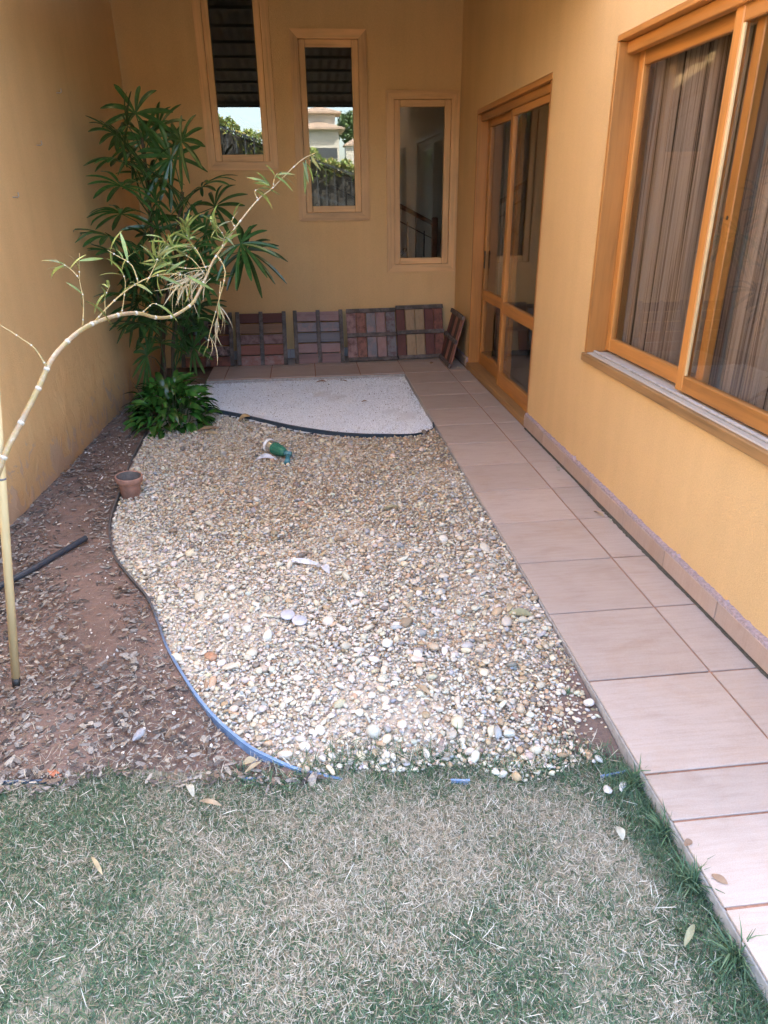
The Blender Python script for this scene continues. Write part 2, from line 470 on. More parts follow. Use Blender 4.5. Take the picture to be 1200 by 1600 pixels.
# walkway and back terrace: a slab with recessed grout, every tile its own piece
walk = MB().box((.952, -1.2, -.16), (XR - .004, 6.905, -.0065)).box((-1.02, 6.892, -.16), (XR - .004, YB - .004, -.0075)).build('walkway', m_grout, kind='structure')
MB().box((.943, -1.2, -.16), (.9515, 6.886, -.010), .002).build('kerb', m_conc, parent=walk)
MB().box((-1.02, 6.878, -.16), (.9425, 6.8915, -.010), .002).build('kerb', m_conc, parent=walk)
tile_cache = {}
def add_tile(parent, x0, x1, y0, y1, z0, z1, mat, name='tile'):
    gx, gy = x1 - x0, y1 - y0
    key = (round(gx, 3), round(gy, 3), round(z1 - z0, 3), mat.name)
    if key not in tile_cache:
        b = MB().box((-gx / 2, -gy / 2, -(z1 - z0) / 2), (gx / 2, gy / 2, (z1 - z0) / 2), .0015)
        me = bpy.data.meshes.new(name); me.from_pydata(b.v, [], b.f); me.materials.append(mat); tile_cache[key] = me
    o = bpy.data.objects.new(name, tile_cache[key]); COL.objects.link(o); o.parent = parent
    o.location = Vector(((x0 + x1) / 2, (y0 + y1) / 2, (z0 + z1) / 2 + random.uniform(-.0008, .0008))) - WLOC[parent]
    return o
ty = [6.888 - .449 * k for k in range(0, 6)]
rows = sorted({round(4.194 - .449 * k, 3) for k in range(-6, 7)} | {1.324, 1.059, .61, .16, -.29, -.74, -1.19}, reverse=True)
rows = [r for r in rows if r <= 6.9]
GAP = .0045
for a, b_ in zip(rows[:-1], rows[1:]):
    add_tile(walk, .946, 1.41 - GAP, b_ + GAP, a - GAP, -.007, 0, m_tile)
    add_tile(walk, 1.41 + GAP, 1.600, b_ + GAP, a - GAP, -.007, 0, m_tile)
xs_ = [1.600, 1.41, .95, .50, .05, -.40, -.85, -1.02]
for a, b_ in zip(xs_[:-1], xs_[1:]):
    add_tile(walk, b_ + GAP, a - GAP, rows[0] + GAP, 7.337 - GAP, -.007, 0, m_tile)
    add_tile(walk, b_ + GAP, a - GAP, 7.337 + GAP, 7.747, -.007, 0, m_tile)

# ------------------------------------------------------------------ the house: right wall, back wall, openings
def holed_wall(to3, u0, u1, v0, v1, holes, t):
    """wall slab of thickness t with rectangular holes; to3(u, v, depth) -> xyz"""
    us = sorted({u0, u1, *[h[0] for h in holes], *[h[1] for h in holes]}); vs = sorted({v0, v1, *[h[2] for h in holes], *[h[3] for h in holes]})
    mb = MB(); inh = lambda u, v: any(h[0] < u < h[1] and h[2] < v < h[3] for h in holes)
    sol = [[not inh((us[i] + us[i + 1]) / 2, (vs[j] + vs[j + 1]) / 2) for j in range(len(vs) - 1)] for i in range(len(us) - 1)]
    q = lambda *p: mb.add(p, [(0, 1, 2, 3)])
    for i in range(len(us) - 1):
        for j in range(len(vs) - 1):
            if not sol[i][j]: continue
            a, b, c, d = us[i], us[i + 1], vs[j], vs[j + 1]
            q(to3(a, c, 0), to3(b, c, 0), to3(b, d, 0), to3(a, d, 0)); q(to3(a, c, t), to3(a, d, t), to3(b, d, t), to3(b, c, t))
            S = lambda x, y: 0 <= x < len(us) - 1 and 0 <= y < len(vs) - 1 and sol[x][y]
            if not S(i - 1, j): q(to3(a, c, 0), to3(a, d, 0), to3(a, d, t), to3(a, c, t))
            if not S(i + 1, j): q(to3(b, c, 0), to3(b, c, t), to3(b, d, t), to3(b, d, 0))
            if not S(i, j - 1): q(to3(a, c, 0), to3(a, c, t), to3(b, c, t), to3(b, c, 0))
            if not S(i, j + 1): q(to3(a, d, 0), to3(b, d, 0), to3(b, d, t), to3(a, d, t))
    return mb

house = empty('house', (1.62, 7.76, 0), 'orange plastered house with wooden windows and a glazed wooden door around the courtyard', 'house')
WIN = (1.86, 3.948, .743, 2.33); DOOR = (4.953, 7.004, -.02, 2.319)
holed_wall(lambda u, v, d: (XR + d, u, v), 1.1, YB, -.16, 5.5, [WIN, DOOR], .17).build('wall', m_wall, house, label='right wall of the house with the wide window and the glazed door')
BW = [(.876, 1.608, .882, 2.563), (-.026, .697, 1.399, 3.052), (-.887, -.2, 1.872, 3.46)]
holes = [(a + .05, b - .05, c + .05, d - .05) for a, b, c, d in BW]
holed_wall(lambda u, v, d: (u, YB + d, v), -1.9, 6.0, -.16, 5.5, holes, .17).build('wall', m_wall, house, label='back wall of the house with three stepped tall windows')
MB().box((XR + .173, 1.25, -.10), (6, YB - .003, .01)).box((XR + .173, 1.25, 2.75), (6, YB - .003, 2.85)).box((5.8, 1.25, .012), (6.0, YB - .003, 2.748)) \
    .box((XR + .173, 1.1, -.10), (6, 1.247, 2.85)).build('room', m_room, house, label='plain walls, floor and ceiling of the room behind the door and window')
MB().box((-1.9, 9.6, -.1), (6, 9.75, 4.6)).box((-1.9, YB + .173, -.1), (6, 9.597, 0)).box((-1.9, YB + .173, 4.4), (6, 9.597, 4.5)).box((-1.9, YB + .173, .003), (-1.8, 9.597, 4.397)) \
    .box((2.6, YB + .173, .003), (2.7, 9.597, 4.397)).build('stairwell', m_inner, house, label='bare plastered stairwell behind the stepped windows')
MB().box((XR - .55, .8, 5.503), (7, 10.0, 5.65), .01).box((-2.2, YB - .55, 5.503), (XR - .553, 10.0, 5.65), .01).build('roof', m_conc, house)

# tiled skirting along the foot of both walls
sk = MB().box((1.604, 1.1, .004), (XR - .0015, 4.952, .106)).build('skirting', m_mortar, house)
skb = MB().box((1.604, 7.006, .004), (XR - .0015, 7.742, .106)).build('skirting', m_mortar, house)
skc = MB().box((-1.02, 7.746, .004), (XR - .0015, YB - .0015, .106)).build('skirting', m_mortar, house)
y = 4.950
while y > 1.5:
    ln = .449; add_tile(sk, 1.594, 1.6036, y - ln + .003, y - .003, .012, .098 + .0, m_skirt, 'skirting_tile'); y -= ln
y = 7.735
add_tile(skb, 1.594, 1.6036, 7.01, 7.38, .012, .098, m_skirt, 'skirting_tile'); add_tile(skb, 1.594, 1.6036, 7.386, 7.735, .012, .098, m_skirt, 'skirting_tile')
m_skirt2 = tile_mat('skirting_tile_grey', (.42, .40, .40), (.36, .33, .32), 'z')
for k in range(6):
    add_tile(skc, 1.59 - .449 * (k + 1) + .003, 1.59 - .449 * k - .003, 7.736, 7.7456, .012, .10, m_skirt2, 'skirting_tile')
# uneven mortar bead along the top of the skirting
vs, fs = [], []
ys = np.arange(1.11, 4.95, .018)
for k, yy in enumerate(ys):
    t = .106 + abs(random.gauss(0, .0035)) + (.012 if random.random() < .03 else 0); dx = random.uniform(.0, .003)
    vs += [(1.597 - dx, yy, .0985), (1.599 - dx, yy, t), (XR + .002, yy, t + .004)]
    if k: a = 3 * (k - 1); fs += [(a, a + 3, a + 4, a + 1), (a + 1, a + 4, a + 5, a + 2)]
MB().add(vs, fs).build('mortar_bead', m_mortar, sk)
# dirt gathered in the joint between walkway and skirting
vs, fs = [], []
m_dirt = plain('joint_dirt', (.07, .06, .045), .95, .5, 120, bmp=.5)
ys = np.arange(1.12, 4.93, .02)
for k, yy in enumerate(ys):
    wd = .004 + .012 * max(0, math.sin(yy * 2.3 + .6)) * random.uniform(.5, 1.2) + random.uniform(0, .003)
    vs += [(1.594 - wd, yy, .001), (1.600, yy, .004 + wd * .4), (1.605, yy, .005)]
    if k: a = 3 * (k - 1); fs += [(a, a + 1, a + 4, a + 3), (a + 1, a + 2, a + 5, a + 4)]
np_mesh('joint_dirt', np.array(vs), np.array(fs), m_dirt, kind='stuff')


m_glassc = glass_mat('clear_glass', .0, (.9, .9, .88))
def casing_window(box):
    """one of the three tall fixed windows of the back wall"""
    x0, x1, z0, z1 = box; w = .078; yf = YB - .022; yk = YB + .12
    fr = MB()
    e = .0015
    # mitred casing boards: four trapezoid prisms with a bevelled inner lip
    def board(p, q, r, s, n):
        vs = [(a, yf, b) for a, b in (p, q, r, s)] + [(a, yk, b) for a, b in (p, q, r, s)]
        fr.add(vs, [(0, 1, 2, 3), (7, 6, 5, 4), (0, 4, 5, 1), (1, 5, 6, 2), (2, 6, 7, 3), (3, 7, 4, 0)])
    win = empty('window', ((x0 + x1) / 2, YB, z0), parent=house)
    L = [((x0, z0), (x1, z0), (x1 - w, z0 + w), (x0 + w, z0 + w), m_px), ((x1, z1), (x0, z1), (x0 + w, z1 - w), (x1 - w, z1 - w), m_px),
         ((x0, z1), (x0, z0), (x0 + w, z0 + w), (x0 + w, z1 - w), m_pz), ((x1, z0), (x1, z1), (x1 - w, z1 - w), (x1 - w, z0 + w), m_pz)]
    for p, q, r, s, mm in L:
        fr = MB(); cx = (x0 + x1) / 2; cz = (z0 + z1) / 2
        sh = lambda a: (a[0] + (cx - a[0]) * .0012, a[1] + (cz - a[1]) * .0006)
        board(sh(p), sh(q), sh(r), sh(s), 0); fr.build('casing_board', mm, win)
    s = .062; y0, y1 = YB + .006, YB + .055; a, b, c, d = x0 + w + e, x1 - w - e, z0 + w + e, z1 - w - e
    MB().box((a, y0, c), (a + s, y1, d), .004).build('sash_stile', m_pz, win); MB().box((b - s, y0, c), (b, y1, d), .004).build('sash_stile', m_pz, win)
    MB().box((a + s + e, y0 + .001, c), (b - s - e, y1, c + s), .004).build('sash_rail', m_px, win); MB().box((a + s + e, y0 + .001, d - s), (b - s - e, y1, d), .004).build('sash_rail', m_px, win)
    MB().box((a + s - .004, y0 + .022, c + s - .004), (b - s + .004, y0 + .026, d - s + .004)).build('pane', m_glassc if box is BW[0] else m_glass, win)
    return win
wins = [casing_window(b) for b in BW]
wins[0]['label'] = 'lowest tall window, next to the glazed door'; wins[1]['label'] = 'middle tall window'; wins[2]['label'] = 'highest tall window above the palm'

# wide sliding window of the right wall
win = empty('window', (XR, 2.9, WIN[2]), parent=house); win['label'] = 'wide sliding window with curtains behind it'
ya, yb, za, zb = WIN; T = .030; xo, xi = XR - .014, XR + .165; e = .0015
MB().box((xo, yb - T, za + T + e), (xi, yb - e, zb - T - e), .003).build('jamb', m_wz, win); MB().box((xo, ya + e, za + T + e), (xi, ya + T, zb - T - e), .003).build('jamb', m_wz, win)
MB().box((xo, ya + e, zb - T), (xi, yb - e, zb - e), .003).build('head', m_wy, win)
MB().box((XR + .03, ya + T + e, zb - T - .055), (XR + .075, yb - T - e, zb - T - e), .004).build('track_cover', m_wy, win)
MB().box((xo + .012, ya + e, za + .002), (xi, yb - e, za + T), .004).build('sill', m_sill, win)
MB().box((xo - .014, ya + e, za - .018), (xo + .0105, yb + .004, za + T - .003), .004).build('sill_nosing', m_nose, win)
MB().box((XR + .030, ya + T + e, za + T + e), (XR + .048, yb - T - e, za + T + .012), .002).build('track', m_conc, win)

def sash(parent, y0, y1, z0, z1, x0, x1, stile, top, bot, mids=(), glass=m_glass2, nm='sash'):
    s = empty(nm, ((x0 + x1) / 2, (y0 + y1) / 2, z0), parent=parent)
    MB().box((x0, y0, z0), (x1, y0 + stile, z1), .004).build('stile', m_wz, s); MB().box((x0, y1 - stile, z0), (x1, y1, z1), .004).build('stile', m_wz, s)
    a, b = y0 + stile + .001, y1 - stile - .001
    MB().box((x0 + .001, a, z1 - top), (x1 - .001, b, z1), .004).build('rail', m_wy, s); MB().box((x0 + .001, a, z0), (x1 - .001, b, z0 + bot), .004).build('rail', m_wy, s)
    zs = [z0 + bot]
    for c, d in mids:
        MB().box((x0 + .001, a, c), (x1 - .001, b, d), .004).build('rail', m_wy, s); zs += [c, d]
    zs.append(z1 - top); xm = (x0 + x1) / 2
    for c, d in zip(zs[::2], zs[1::2]):
        MB().box((xm - .002, a - .006, c - .005), (xm + .002, b + .006, d + .005)).build('pane', glass, s)
    return s
sz0, sz1 = za + T + .016, zb - T - .004
s1 = sash(win, 2.86, yb - T - .003, sz0, sz1, XR + .098, XR + .134, .058, .105, .072)
s2 = sash(win, ya + T + .003, 2.995, sz0, sz1, XR + .052, XR + .088, .058, .105, .072)
m_pale = wood('pale_bead', (.66, .47, .24), 'z', rough=.5, coat=0)
MB().box((XR + .054, 2.922, sz0 + .075), (XR + .0655, 2.9355, sz1 - .108), .002).build('glazing_bead', m_pale, win)
MB().tube([(XR + .096, 2.885, 1.52), (XR + .1, 2.885, 1.52)], .008, 12).build('keyhole', m_blackm, win)

# glazed sliding door
door = empty('door', (XR, 5.98, 0), parent=house)
ya, yb, za, zb = DOOR
MB().box((XR - .003, yb - .038, .06), (XR + .165, yb - e, zb - .042), .003).build('jamb', m_wz, door); MB().box((XR + .002, ya + e, .06), (XR + .165, ya + .038, zb - .042), .003).build('jamb', m_wz, door)
MB().box((XR - .003, ya + e, zb - .04), (XR + .165, yb - e, zb - e), .003).build('head', m_wy, door)
MB().box((XR + .03, ya + .04, zb - .098), (XR + .07, yb - .04, zb - .0415), .004).build('track_cover', m_wy, door)
MB().box((XR - .022, ya + e, .001), (XR + .165, yb - e, .058), .005).build('threshold', m_nose, door)
dz0, dz1 = .0595, zb - .045
mid = [(.690, .785)]
d1 = sash(door, 5.93, yb - .04, dz0, dz1, XR + .098, XR + .138, .075, .10, .125, mid, m_glass2, 'door_panel')
d2 = sash(door, ya + .04, 6.055, dz0, dz1, XR + .048, XR + .088, .075, .10, .125, mid, m_glass2, 'door_panel')
MB().box((XR + .09, 6.86, .98), (XR + .097, 6.89, 1.14), .003).build('handle', m_blackm, door)

# garden wall on the left, with three nails
lw = empty('garden_wall', (-1.7, 4, 0), 'tan orange plastered wall on the left, flaking and stained near the soil', 'wall')
ny, nz = 150, 60
yy = np.linspace(1.0, YB - .002, ny); zz = np.concatenate([[-.16], np.linspace(0, 1, nz - 2) ** 1.3 * 3.4, [4.05]]); nz = len(zz)
Yg, Zg = np.meshgrid(yy, zz)
low = np.clip(1 - Zg / .95, 0, 1) ** .8
bl = np.zeros_like(Yg)
for k in range(130):                      # blisters in the damp plaster
    cy, cz = rng.uniform(2.5, 7.7), rng.uniform(0, .9); ry, rz = rng.uniform(.02, .09), rng.uniform(.04, .16)
    bl += rng.uniform(-.004, .010) * np.exp(-((Yg - cy) / ry) ** 2 - ((Zg - cz) / rz) ** 2)
Xg = -1.60 - .03 * (YB - Yg) + bl * low + .004 * np.sin(Yg * 2.1) * np.sin(Zg * 1.7)
V = np.stack([Xg.ravel(), Yg.ravel(), Zg.ravel()], 1); nf = len(V)
i = np.arange(ny * nz).reshape(nz, ny); F = np.stack([i[:-1, :-1], i[1:, :-1], i[1:, 1:], i[:-1, 1:]], -1).reshape(-1, 4)
V2 = V.copy(); V2[:, 0] = -2.0
top = np.stack([i[-1, :-1], i[-1, :-1] + nf, i[-1, 1:] + nf, i[-1, 1:]], -1)
end = np.stack([i[:-1, 0], i[:-1, 0] + nf, i[1:, 0] + nf, i[1:, 0]], -1)
o = np_mesh('plaster_face', V - np.array([-1.7, 4, 0]), F, m_lwall, smooth=True, parent=lw)
MB().box((-2.0, 1.0, -.16), (-1.86, YB - .004, 4.04)).build('wall_core', m_lwall, lw)
np_mesh('wall_cap', np.concatenate([V, V2]) - np.array([-1.7, 4, 0]), np.concatenate([top, end]), m_lwall, parent=lw)
m_nail = plain('nail_steel', (.5, .48, .46), .35, .2, 60, metal=.8)
for (x, y, z) in [(-1.658, 5.837, 2.305), (-1.675, 5.26, 1.945), (-1.691, 4.711, 1.639)]:
    x = xl(y)
    MB().tube([(x - .01, y, z), (x + .03, y - .004, z), (x + .036, y - .004, z + .006), (x + .036, y - .004, z + .026)], .0034, 8).build('nail', m_nail, lw)

# ------------------------------------------------------------------ patio roof over the back half of the courtyard
pr = empty('patio_roof', (0, 4.5, 3.5), 'dark corrugated roof over the back of the courtyard, seen mirrored in the tall windows', 'roof')
m_sheet = plain('dark_sheet', (.17, .165, .16), .6, .2, 8, metal=0)
m_pur = plain('dark_purlin', (.03, .03, .033), .6, .2, 20)
def roof_z(y): return 2.865 + (y - 4.2) * .165
n_, xs_ = 180, np.linspace(-1.585, 1.612, 181)
prof = .016 * np.sin(xs_ * 2 * np.pi / .11)
Vr = []; 
for yy in (4.2, 7.72):
    for s_ in (0, .006): Vr += [(x, yy, roof_z(yy) + p + s_) for x, p in zip(xs_, prof)]
Vr = np.array(Vr) ; k = 181; idx = np.arange(180)
F = np.concatenate([np.stack([idx, idx + 2 * k, idx + 2 * k + 1, idx + 1], -1), np.stack([idx + k, idx + k + 1, idx + 3 * k + 1, idx + 3 * k], -1),
                    np.stack([idx, idx + 1, idx + k + 1, idx + k], -1)])
np_mesh('roof_sheet', Vr - np.array([0, 4.5, 3.5]), F, m_sheet, smooth=False, parent=pr)
for q in range(9):
    yy = 4.25 + q * .425
    MB().box((-1.585, yy - .024, roof_z(yy) - .052), (1.612, yy + .024, roof_z(yy) - .0195), .003).build('purlin', m_pur, pr)
MB().box((-1.59, 4.165, roof_z(4.2) - .07), (1.612, 4.188, roof_z(4.2) + .05), .003).build('fascia', m_pur, pr)

# ------------------------------------------------------------------ curtains, stair and railing behind the glass
def curtain_mat():
    m, n, l, b = nmat('curtain_cloth')
    g = noise(n, l, coords(n, l, (1, 30, .12), 'World'), 1.0, 5, .75)
    colr = ramp(n, l, g, [(.38, (.04, .022, .014)), (.43, (.29, .205, .155)), (.52, (.41, .30, .235)), (.575, (.12, .07, .05)), (.60, (.34, .25, .19)), (.70, (.44, .335, .27))])
    l.new(colr, b.inputs['Base Color']); b.inputs['Roughness'].default_value = .9; b.inputs['Specular IOR Level'].default_value = .1
    translucent(m, n, l, b, colr, .25); return m
m_curt = curtain_mat()
def drape(name, x, y0, y1, z0, z1, label, amp=.035, gather=None, seed=0, hem=0.0):
    r = np.random.default_rng(seed); nu, nv = 260, 24
    u = np.linspace(0, 1, nu); v = np.linspace(0, 1, nv); U, Vv = np.meshgrid(u, v)
    ph = r.uniform(0, 6, 4); Ln = y1 - y0
    off = sum(a * np.sin(2 * np.pi * f * Ln * U + p + k * Vv) for a, f, p, k in zip((1, .6, .45, .3), (5.5, 9.7, 14.3, 3.1), ph, (.4, -.6, .3, .8))) * amp / 1.6
    Yv = y0 + U * Ln + .012 * np.sin(2 * np.pi * 7 * U * Ln + ph[2]) + hem * (Vv - .5) * (U - .5)
    if gather:
        zg, yg, kk = gather; Zz = z1 + (z0 - z1) * Vv
        q = 1 - kk * np.exp(-((Zz - zg) / .42) ** 2); Yv = yg + (Yv - yg) * q; off *= (.6 + .4 * q)
    Zv = z1 + (z0 - z1) * Vv
    P = np.stack([(x + off).ravel(), Yv.ravel(), Zv.ravel()], 1); i = np.arange(nu * nv).reshape(nv, nu)
    F = np.stack([i[:-1, :-1], i[1:, :-1], i[1:, 1:], i[:-1, 1:]], -1).reshape(-1, 4)
    o = np_mesh(name, P - np.array([x, y0, z0]), F, m_curt, smooth=True); o.location = (x, y0, z0)
    return props(o, label, 'curtain')
drape('curtain', XR + .212, 1.7, 3.925, .45, 2.50, 'wide pinkish grey striped curtain hanging behind the sliding window', seed=1)
drape('curtain', XR + .30, 4.99, 5.55, .03, 2.42, 'pale curtain gathered at waist height behind the near panel of the glazed door', gather=(1.1, 5.0, .6), seed=2)
drape('curtain', XR + .30, 6.72, 7.05, .03, 2.42, 'narrow folded curtain behind the far panel of the glazed door', seed=3)

st = empty('staircase', (.8, 9.2, 0), 'pale staircase climbing leftwards behind the stepped windows', 'stairs')
for k in range(14):
    x1 = 1.75 - k * .25
    MB().box((x1 - .27, 8.95, -.06 + k * .17 * .74 + .30), (x1, 9.58, k * .126 + .35), .004).build('step', m_inner, st)
rl = empty('stair_railing', (1.0, 8.88, .4), 'wooden handrail on dark iron balusters inside the lowest tall window', 'railing')
hz = lambda x: 1.519 - .5 * (x - 1.164)
m_hand = wood('handrail_wood', (.16, .06, .03), 'x', rough=.4)
MB().tube([(1.60, 8.88, hz(1.60)), (0.4, 8.88, hz(.4)), (-1.2, 8.88, hz(-1.2))], .026, 10).build('handrail', m_hand, rl, smooth=True)
MB().tube([(1.58, 8.88, hz(1.58) - .17), (-1.2, 8.88, hz(-1.2) - .17)], .007, 6).build('lower_rail', m_blackm, rl)
MB().box((1.545, 8.85, .30), (1.615, 8.91, 1.39), .008).build('newel_post', m_hand, rl)
for k in range(24):
    x = 1.455 - k * .103
    zt = hz(x) - (.02 if k % 2 else .13)
    mb = MB().tube([(x, 8.88, zt - .95), (x, 8.88, zt)], .0075, 6)
    for s_ in ((-1, .32), (1, .52), (-1, .66)):
        if k % 2 == 0 or s_[1] > .5:
            c = (x + s_[0] * .032, zt - s_[1]); mb.tube([(c[0] + .026 * math.cos(a) * (1 - a / 14), 8.88, c[1] + .026 * math.sin(a) * (1 - a / 14)) for a in np.linspace(0, 6.6, 14)], .004, 5)
    mb.build('baluster', m_blackm, rl)

# ------------------------------------------------------------------ pallets along the back wall
PC = dict(maroon=(.125, .045, .038), red=(.23, .085, .06), tan=(.21, .115, .07), pink=(.29, .175, .165), blue=(.20, .185, .20), pale=(.29, .20, .12), dark=(.055, .032, .027), rust=(.27, .12, .09))
_pm = {}
def pmat(c, ax, worn):
    k = (c, ax, worn)
    if k not in _pm:
        wc = {0: None, 1: (.30, .20, .19), 2: (.10, .04, .033)}[worn]
        _pm[k] = wood('pallet_%s_%s_%d' % k, PC[c], ax, rough=.8, grain=1.3, worn=wc, coat=0)
    return _pm[k]
m_bat = {a: wood('batten_' + a, (.085, .068, .06), a, rough=.85, worn=(.16, .13, .12), coat=0) for a in 'xyz'}
def pallet(loc, W, H, ang, cols, vertical, label, rz=0, tilt=0):
    p = empty('pallet', loc, label, 'pallet', 'old wooden pallets leaning in the back corner', rot=(-ang, tilt, rz))
    ns = len(cols); L, A = (H, W) if vertical else (W, H)
    pitch = A / ns
    for k, (c, wn) in enumerate(cols):
        a0 = -A / 2 + k * pitch if vertical else A - (k + 1) * pitch
        a1 = a0 + pitch - (.004 if vertical else .011) - random.uniform(0, .004)
        j = random.uniform(-.003, .003); t = .014 + random.uniform(-.002, .002)
        ax = ('y' if rz else 'z') if vertical else 'x'
        if vertical: MB().box((a0, 0, .002 + abs(j)), (a1, t, H - .004 + j), .002).build('slat', pmat(c, 'z', wn), p, local=True)
        else: MB().box((-W / 2 + .004 + j, 0, a0), (W / 2 - .004 + j, t, a1), .002).build('slat', pmat(c, 'x', wn), p, local=True)
    for k in range(3):
        bw = .042
        if vertical:
            z0 = (0, H / 2 - bw / 2, H - bw)[k]; mb = MB().box((-W / 2, -.022, z0), (W / 2, -.001, z0 + bw), .003)
            for q in range(10): mb.box((-W / 2 + .02 + q * (W - .05) / 9, -.0235, z0 + .010 + .014 * (q % 2)), (-W / 2 + .027 + q * (W - .05) / 9, -.0221, z0 + .017 + .014 * (q % 2)))
            mb.build('batten', m_bat['x'], p, local=True)
        else:
            x0 = (-W / 2, -bw / 2, W / 2 - bw)[k]; mb = MB().box((x0, -.022, 0), (x0 + bw, -.001, H), .003)
            for q in range(10): mb.box((x0 + .010 + .014 * (q % 2), -.0235, .02 + q * (H - .05) / 9), (x0 + .017 + .014 * (q % 2), -.0221, .027 + q * (H - .05) / 9))
            mb.build('batten', m_bat['z'], p, local=True)
    return p
ang = math.atan2(.235, .51); PH = .566
pallet((-1.07, 7.475, .002), .55, PH, ang, [('dark', 0), ('dark', 2), ('maroon', 2), ('dark', 1), ('red', 2)], False, 'dark maroon pallet half hidden behind the palm')
pallet((-.497, 7.462, .002), .53, PH, ang, [('maroon', 2), ('tan', 0), ('pink', 2), ('red', 0), ('rust', 1)], False, 'reddish pallet with one tan slat and horizontal slats, second from the palm', tilt=.006)
pallet((.110, 7.470, .002), .53, PH, ang, [('pink', 1), ('blue', 1), ('blue', 0), ('pink', 1), ('pink', 0)], False, 'faded pinkish grey pallet with horizontal slats below the middle window', tilt=.004)
pallet((.685, 7.478, .002), .535, PH, ang, [('pink', 2), ('rust', 2), ('blue', 1), ('pink', 1), ('blue', 2)], True, 'streaked grey and maroon pallet with upright slats', tilt=-.004)
pallet((1.222, 7.520, .002), .52, PH + .01, math.atan2(.205, .53), [('maroon', 2), ('pale', 0), ('pale', 0), ('maroon', 0), ('red', 2)], True, 'pallet with two pale tan upright slats below the lowest tall window', tilt=-.01)
pallet((1.428, 7.285, .002), .58, .535, math.atan2(.135, .51), [('maroon', 0), ('dark', 0), ('rust', 0), ('dark', 0), ('rust', 0)], True, 'dark red pallet seen nearly edge-on, leaning by the glazed door', rz=-math.pi / 2)

# ------------------------------------------------------------------ edging strips, hose, pole, pot, garden lamp
def strip(name, pts, z0, z1, th, mat, label, lean=0.0):
    P = [Vector((x, y, 0)) for x, y in pts]; Q = []
    for i in range(len(P) - 1):           # Catmull-Rom
        a, b, c, d = P[max(i - 1, 0)], P[i], P[i + 1], P[min(i + 2, len(P) - 1)]
        for k in range(6):
            t = k / 6; Q.append(.5 * ((2 * b) + (c - a) * t + (2 * a - 5 * b + 4 * c - d) * t * t + (3 * b - 3 * c + d - a) * t ** 3))
    Q.append(P[-1]); mb = MB(); vs = []; fs = []
    zf = z0 if callable(z0) else (lambda t: z0); zt = z1 if callable(z1) else (lambda t: z1)
    for i, p in enumerate(Q):
        t = i / (len(Q) - 1); T = (Q[min(i + 1, len(Q) - 1)] - Q[max(i - 1, 0)]).normalized(); N = Vector((-T.y, T.x, 0))
        ln = lean(t) if callable(lean) else lean
        a, b = zf(t), zt(t); h = b - a
        sec = [(-th / 2, a), (-th / 2 + ln * .9, b - .004), (-th * 1.1 + ln, b), (th * 1.1 + ln, b + .001), (th / 2 + ln * .9, b - .004), (th / 2, a)]
        vs += [p + N * s_ + Vector((0, 0, z)) for s_, z in sec]
        if i:
            o = 6 * (i - 1); fs += [(o + k, o + (k + 1) % 6, o + 6 + (k + 1) % 6, o + 6 + k) for k in range(6)]
    fs += [(5, 4, 3, 2, 1, 0), tuple(len(vs) - 6 + k for k in range(6))]
    o = mb.add(vs, fs).build(name, mat, smooth=False); return props(o, label, 'edging')
def strip_mat(name, c, dusty, far=None):
    m, n, l, b = nmat(name)
    g = noise(n, l, coords(n, l, space='World'), 14, 6, .7)
    colr = ramp(n, l, g, [(.35, tuple(x * .7 for x in c)), (.55, c), (.72, dusty)])
    if far:                                                # shade on the far stretch, painted in as dark grey
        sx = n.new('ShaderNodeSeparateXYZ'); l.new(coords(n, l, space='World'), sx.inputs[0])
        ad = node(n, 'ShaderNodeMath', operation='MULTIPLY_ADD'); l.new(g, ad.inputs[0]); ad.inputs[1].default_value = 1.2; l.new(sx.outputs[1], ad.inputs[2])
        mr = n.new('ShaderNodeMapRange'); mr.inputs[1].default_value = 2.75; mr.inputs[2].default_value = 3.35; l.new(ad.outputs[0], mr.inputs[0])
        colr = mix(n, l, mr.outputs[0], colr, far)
    l.new(colr, b.inputs['Base Color']); b.inputs['Roughness'].default_value = .45
    return m
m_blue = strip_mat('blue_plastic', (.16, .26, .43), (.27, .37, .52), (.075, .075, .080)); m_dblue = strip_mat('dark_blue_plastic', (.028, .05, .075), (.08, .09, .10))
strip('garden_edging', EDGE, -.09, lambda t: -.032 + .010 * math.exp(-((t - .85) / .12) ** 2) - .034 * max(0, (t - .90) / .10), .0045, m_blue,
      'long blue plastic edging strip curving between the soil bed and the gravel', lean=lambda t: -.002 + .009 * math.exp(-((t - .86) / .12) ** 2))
strip('garden_edging', EDGE2, -.07, -.006, .005, m_dblue, 'dark blue edging strip bounding the white pebble bed')
m_blue2 = strip_mat('dull_blue_plastic', (.06, .10, .17), (.12, .15, .2))
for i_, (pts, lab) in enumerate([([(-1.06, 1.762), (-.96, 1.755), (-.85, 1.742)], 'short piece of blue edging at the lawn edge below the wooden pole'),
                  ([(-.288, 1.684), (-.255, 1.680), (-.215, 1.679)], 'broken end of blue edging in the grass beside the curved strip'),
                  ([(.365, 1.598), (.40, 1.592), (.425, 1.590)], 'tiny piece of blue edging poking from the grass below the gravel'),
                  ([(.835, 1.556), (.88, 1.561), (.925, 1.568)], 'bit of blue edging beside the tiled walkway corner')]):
    strip('garden_edging', pts, -.08, -.050, .0028, m_blue2 if i_ == 0 else m_blue, lab)

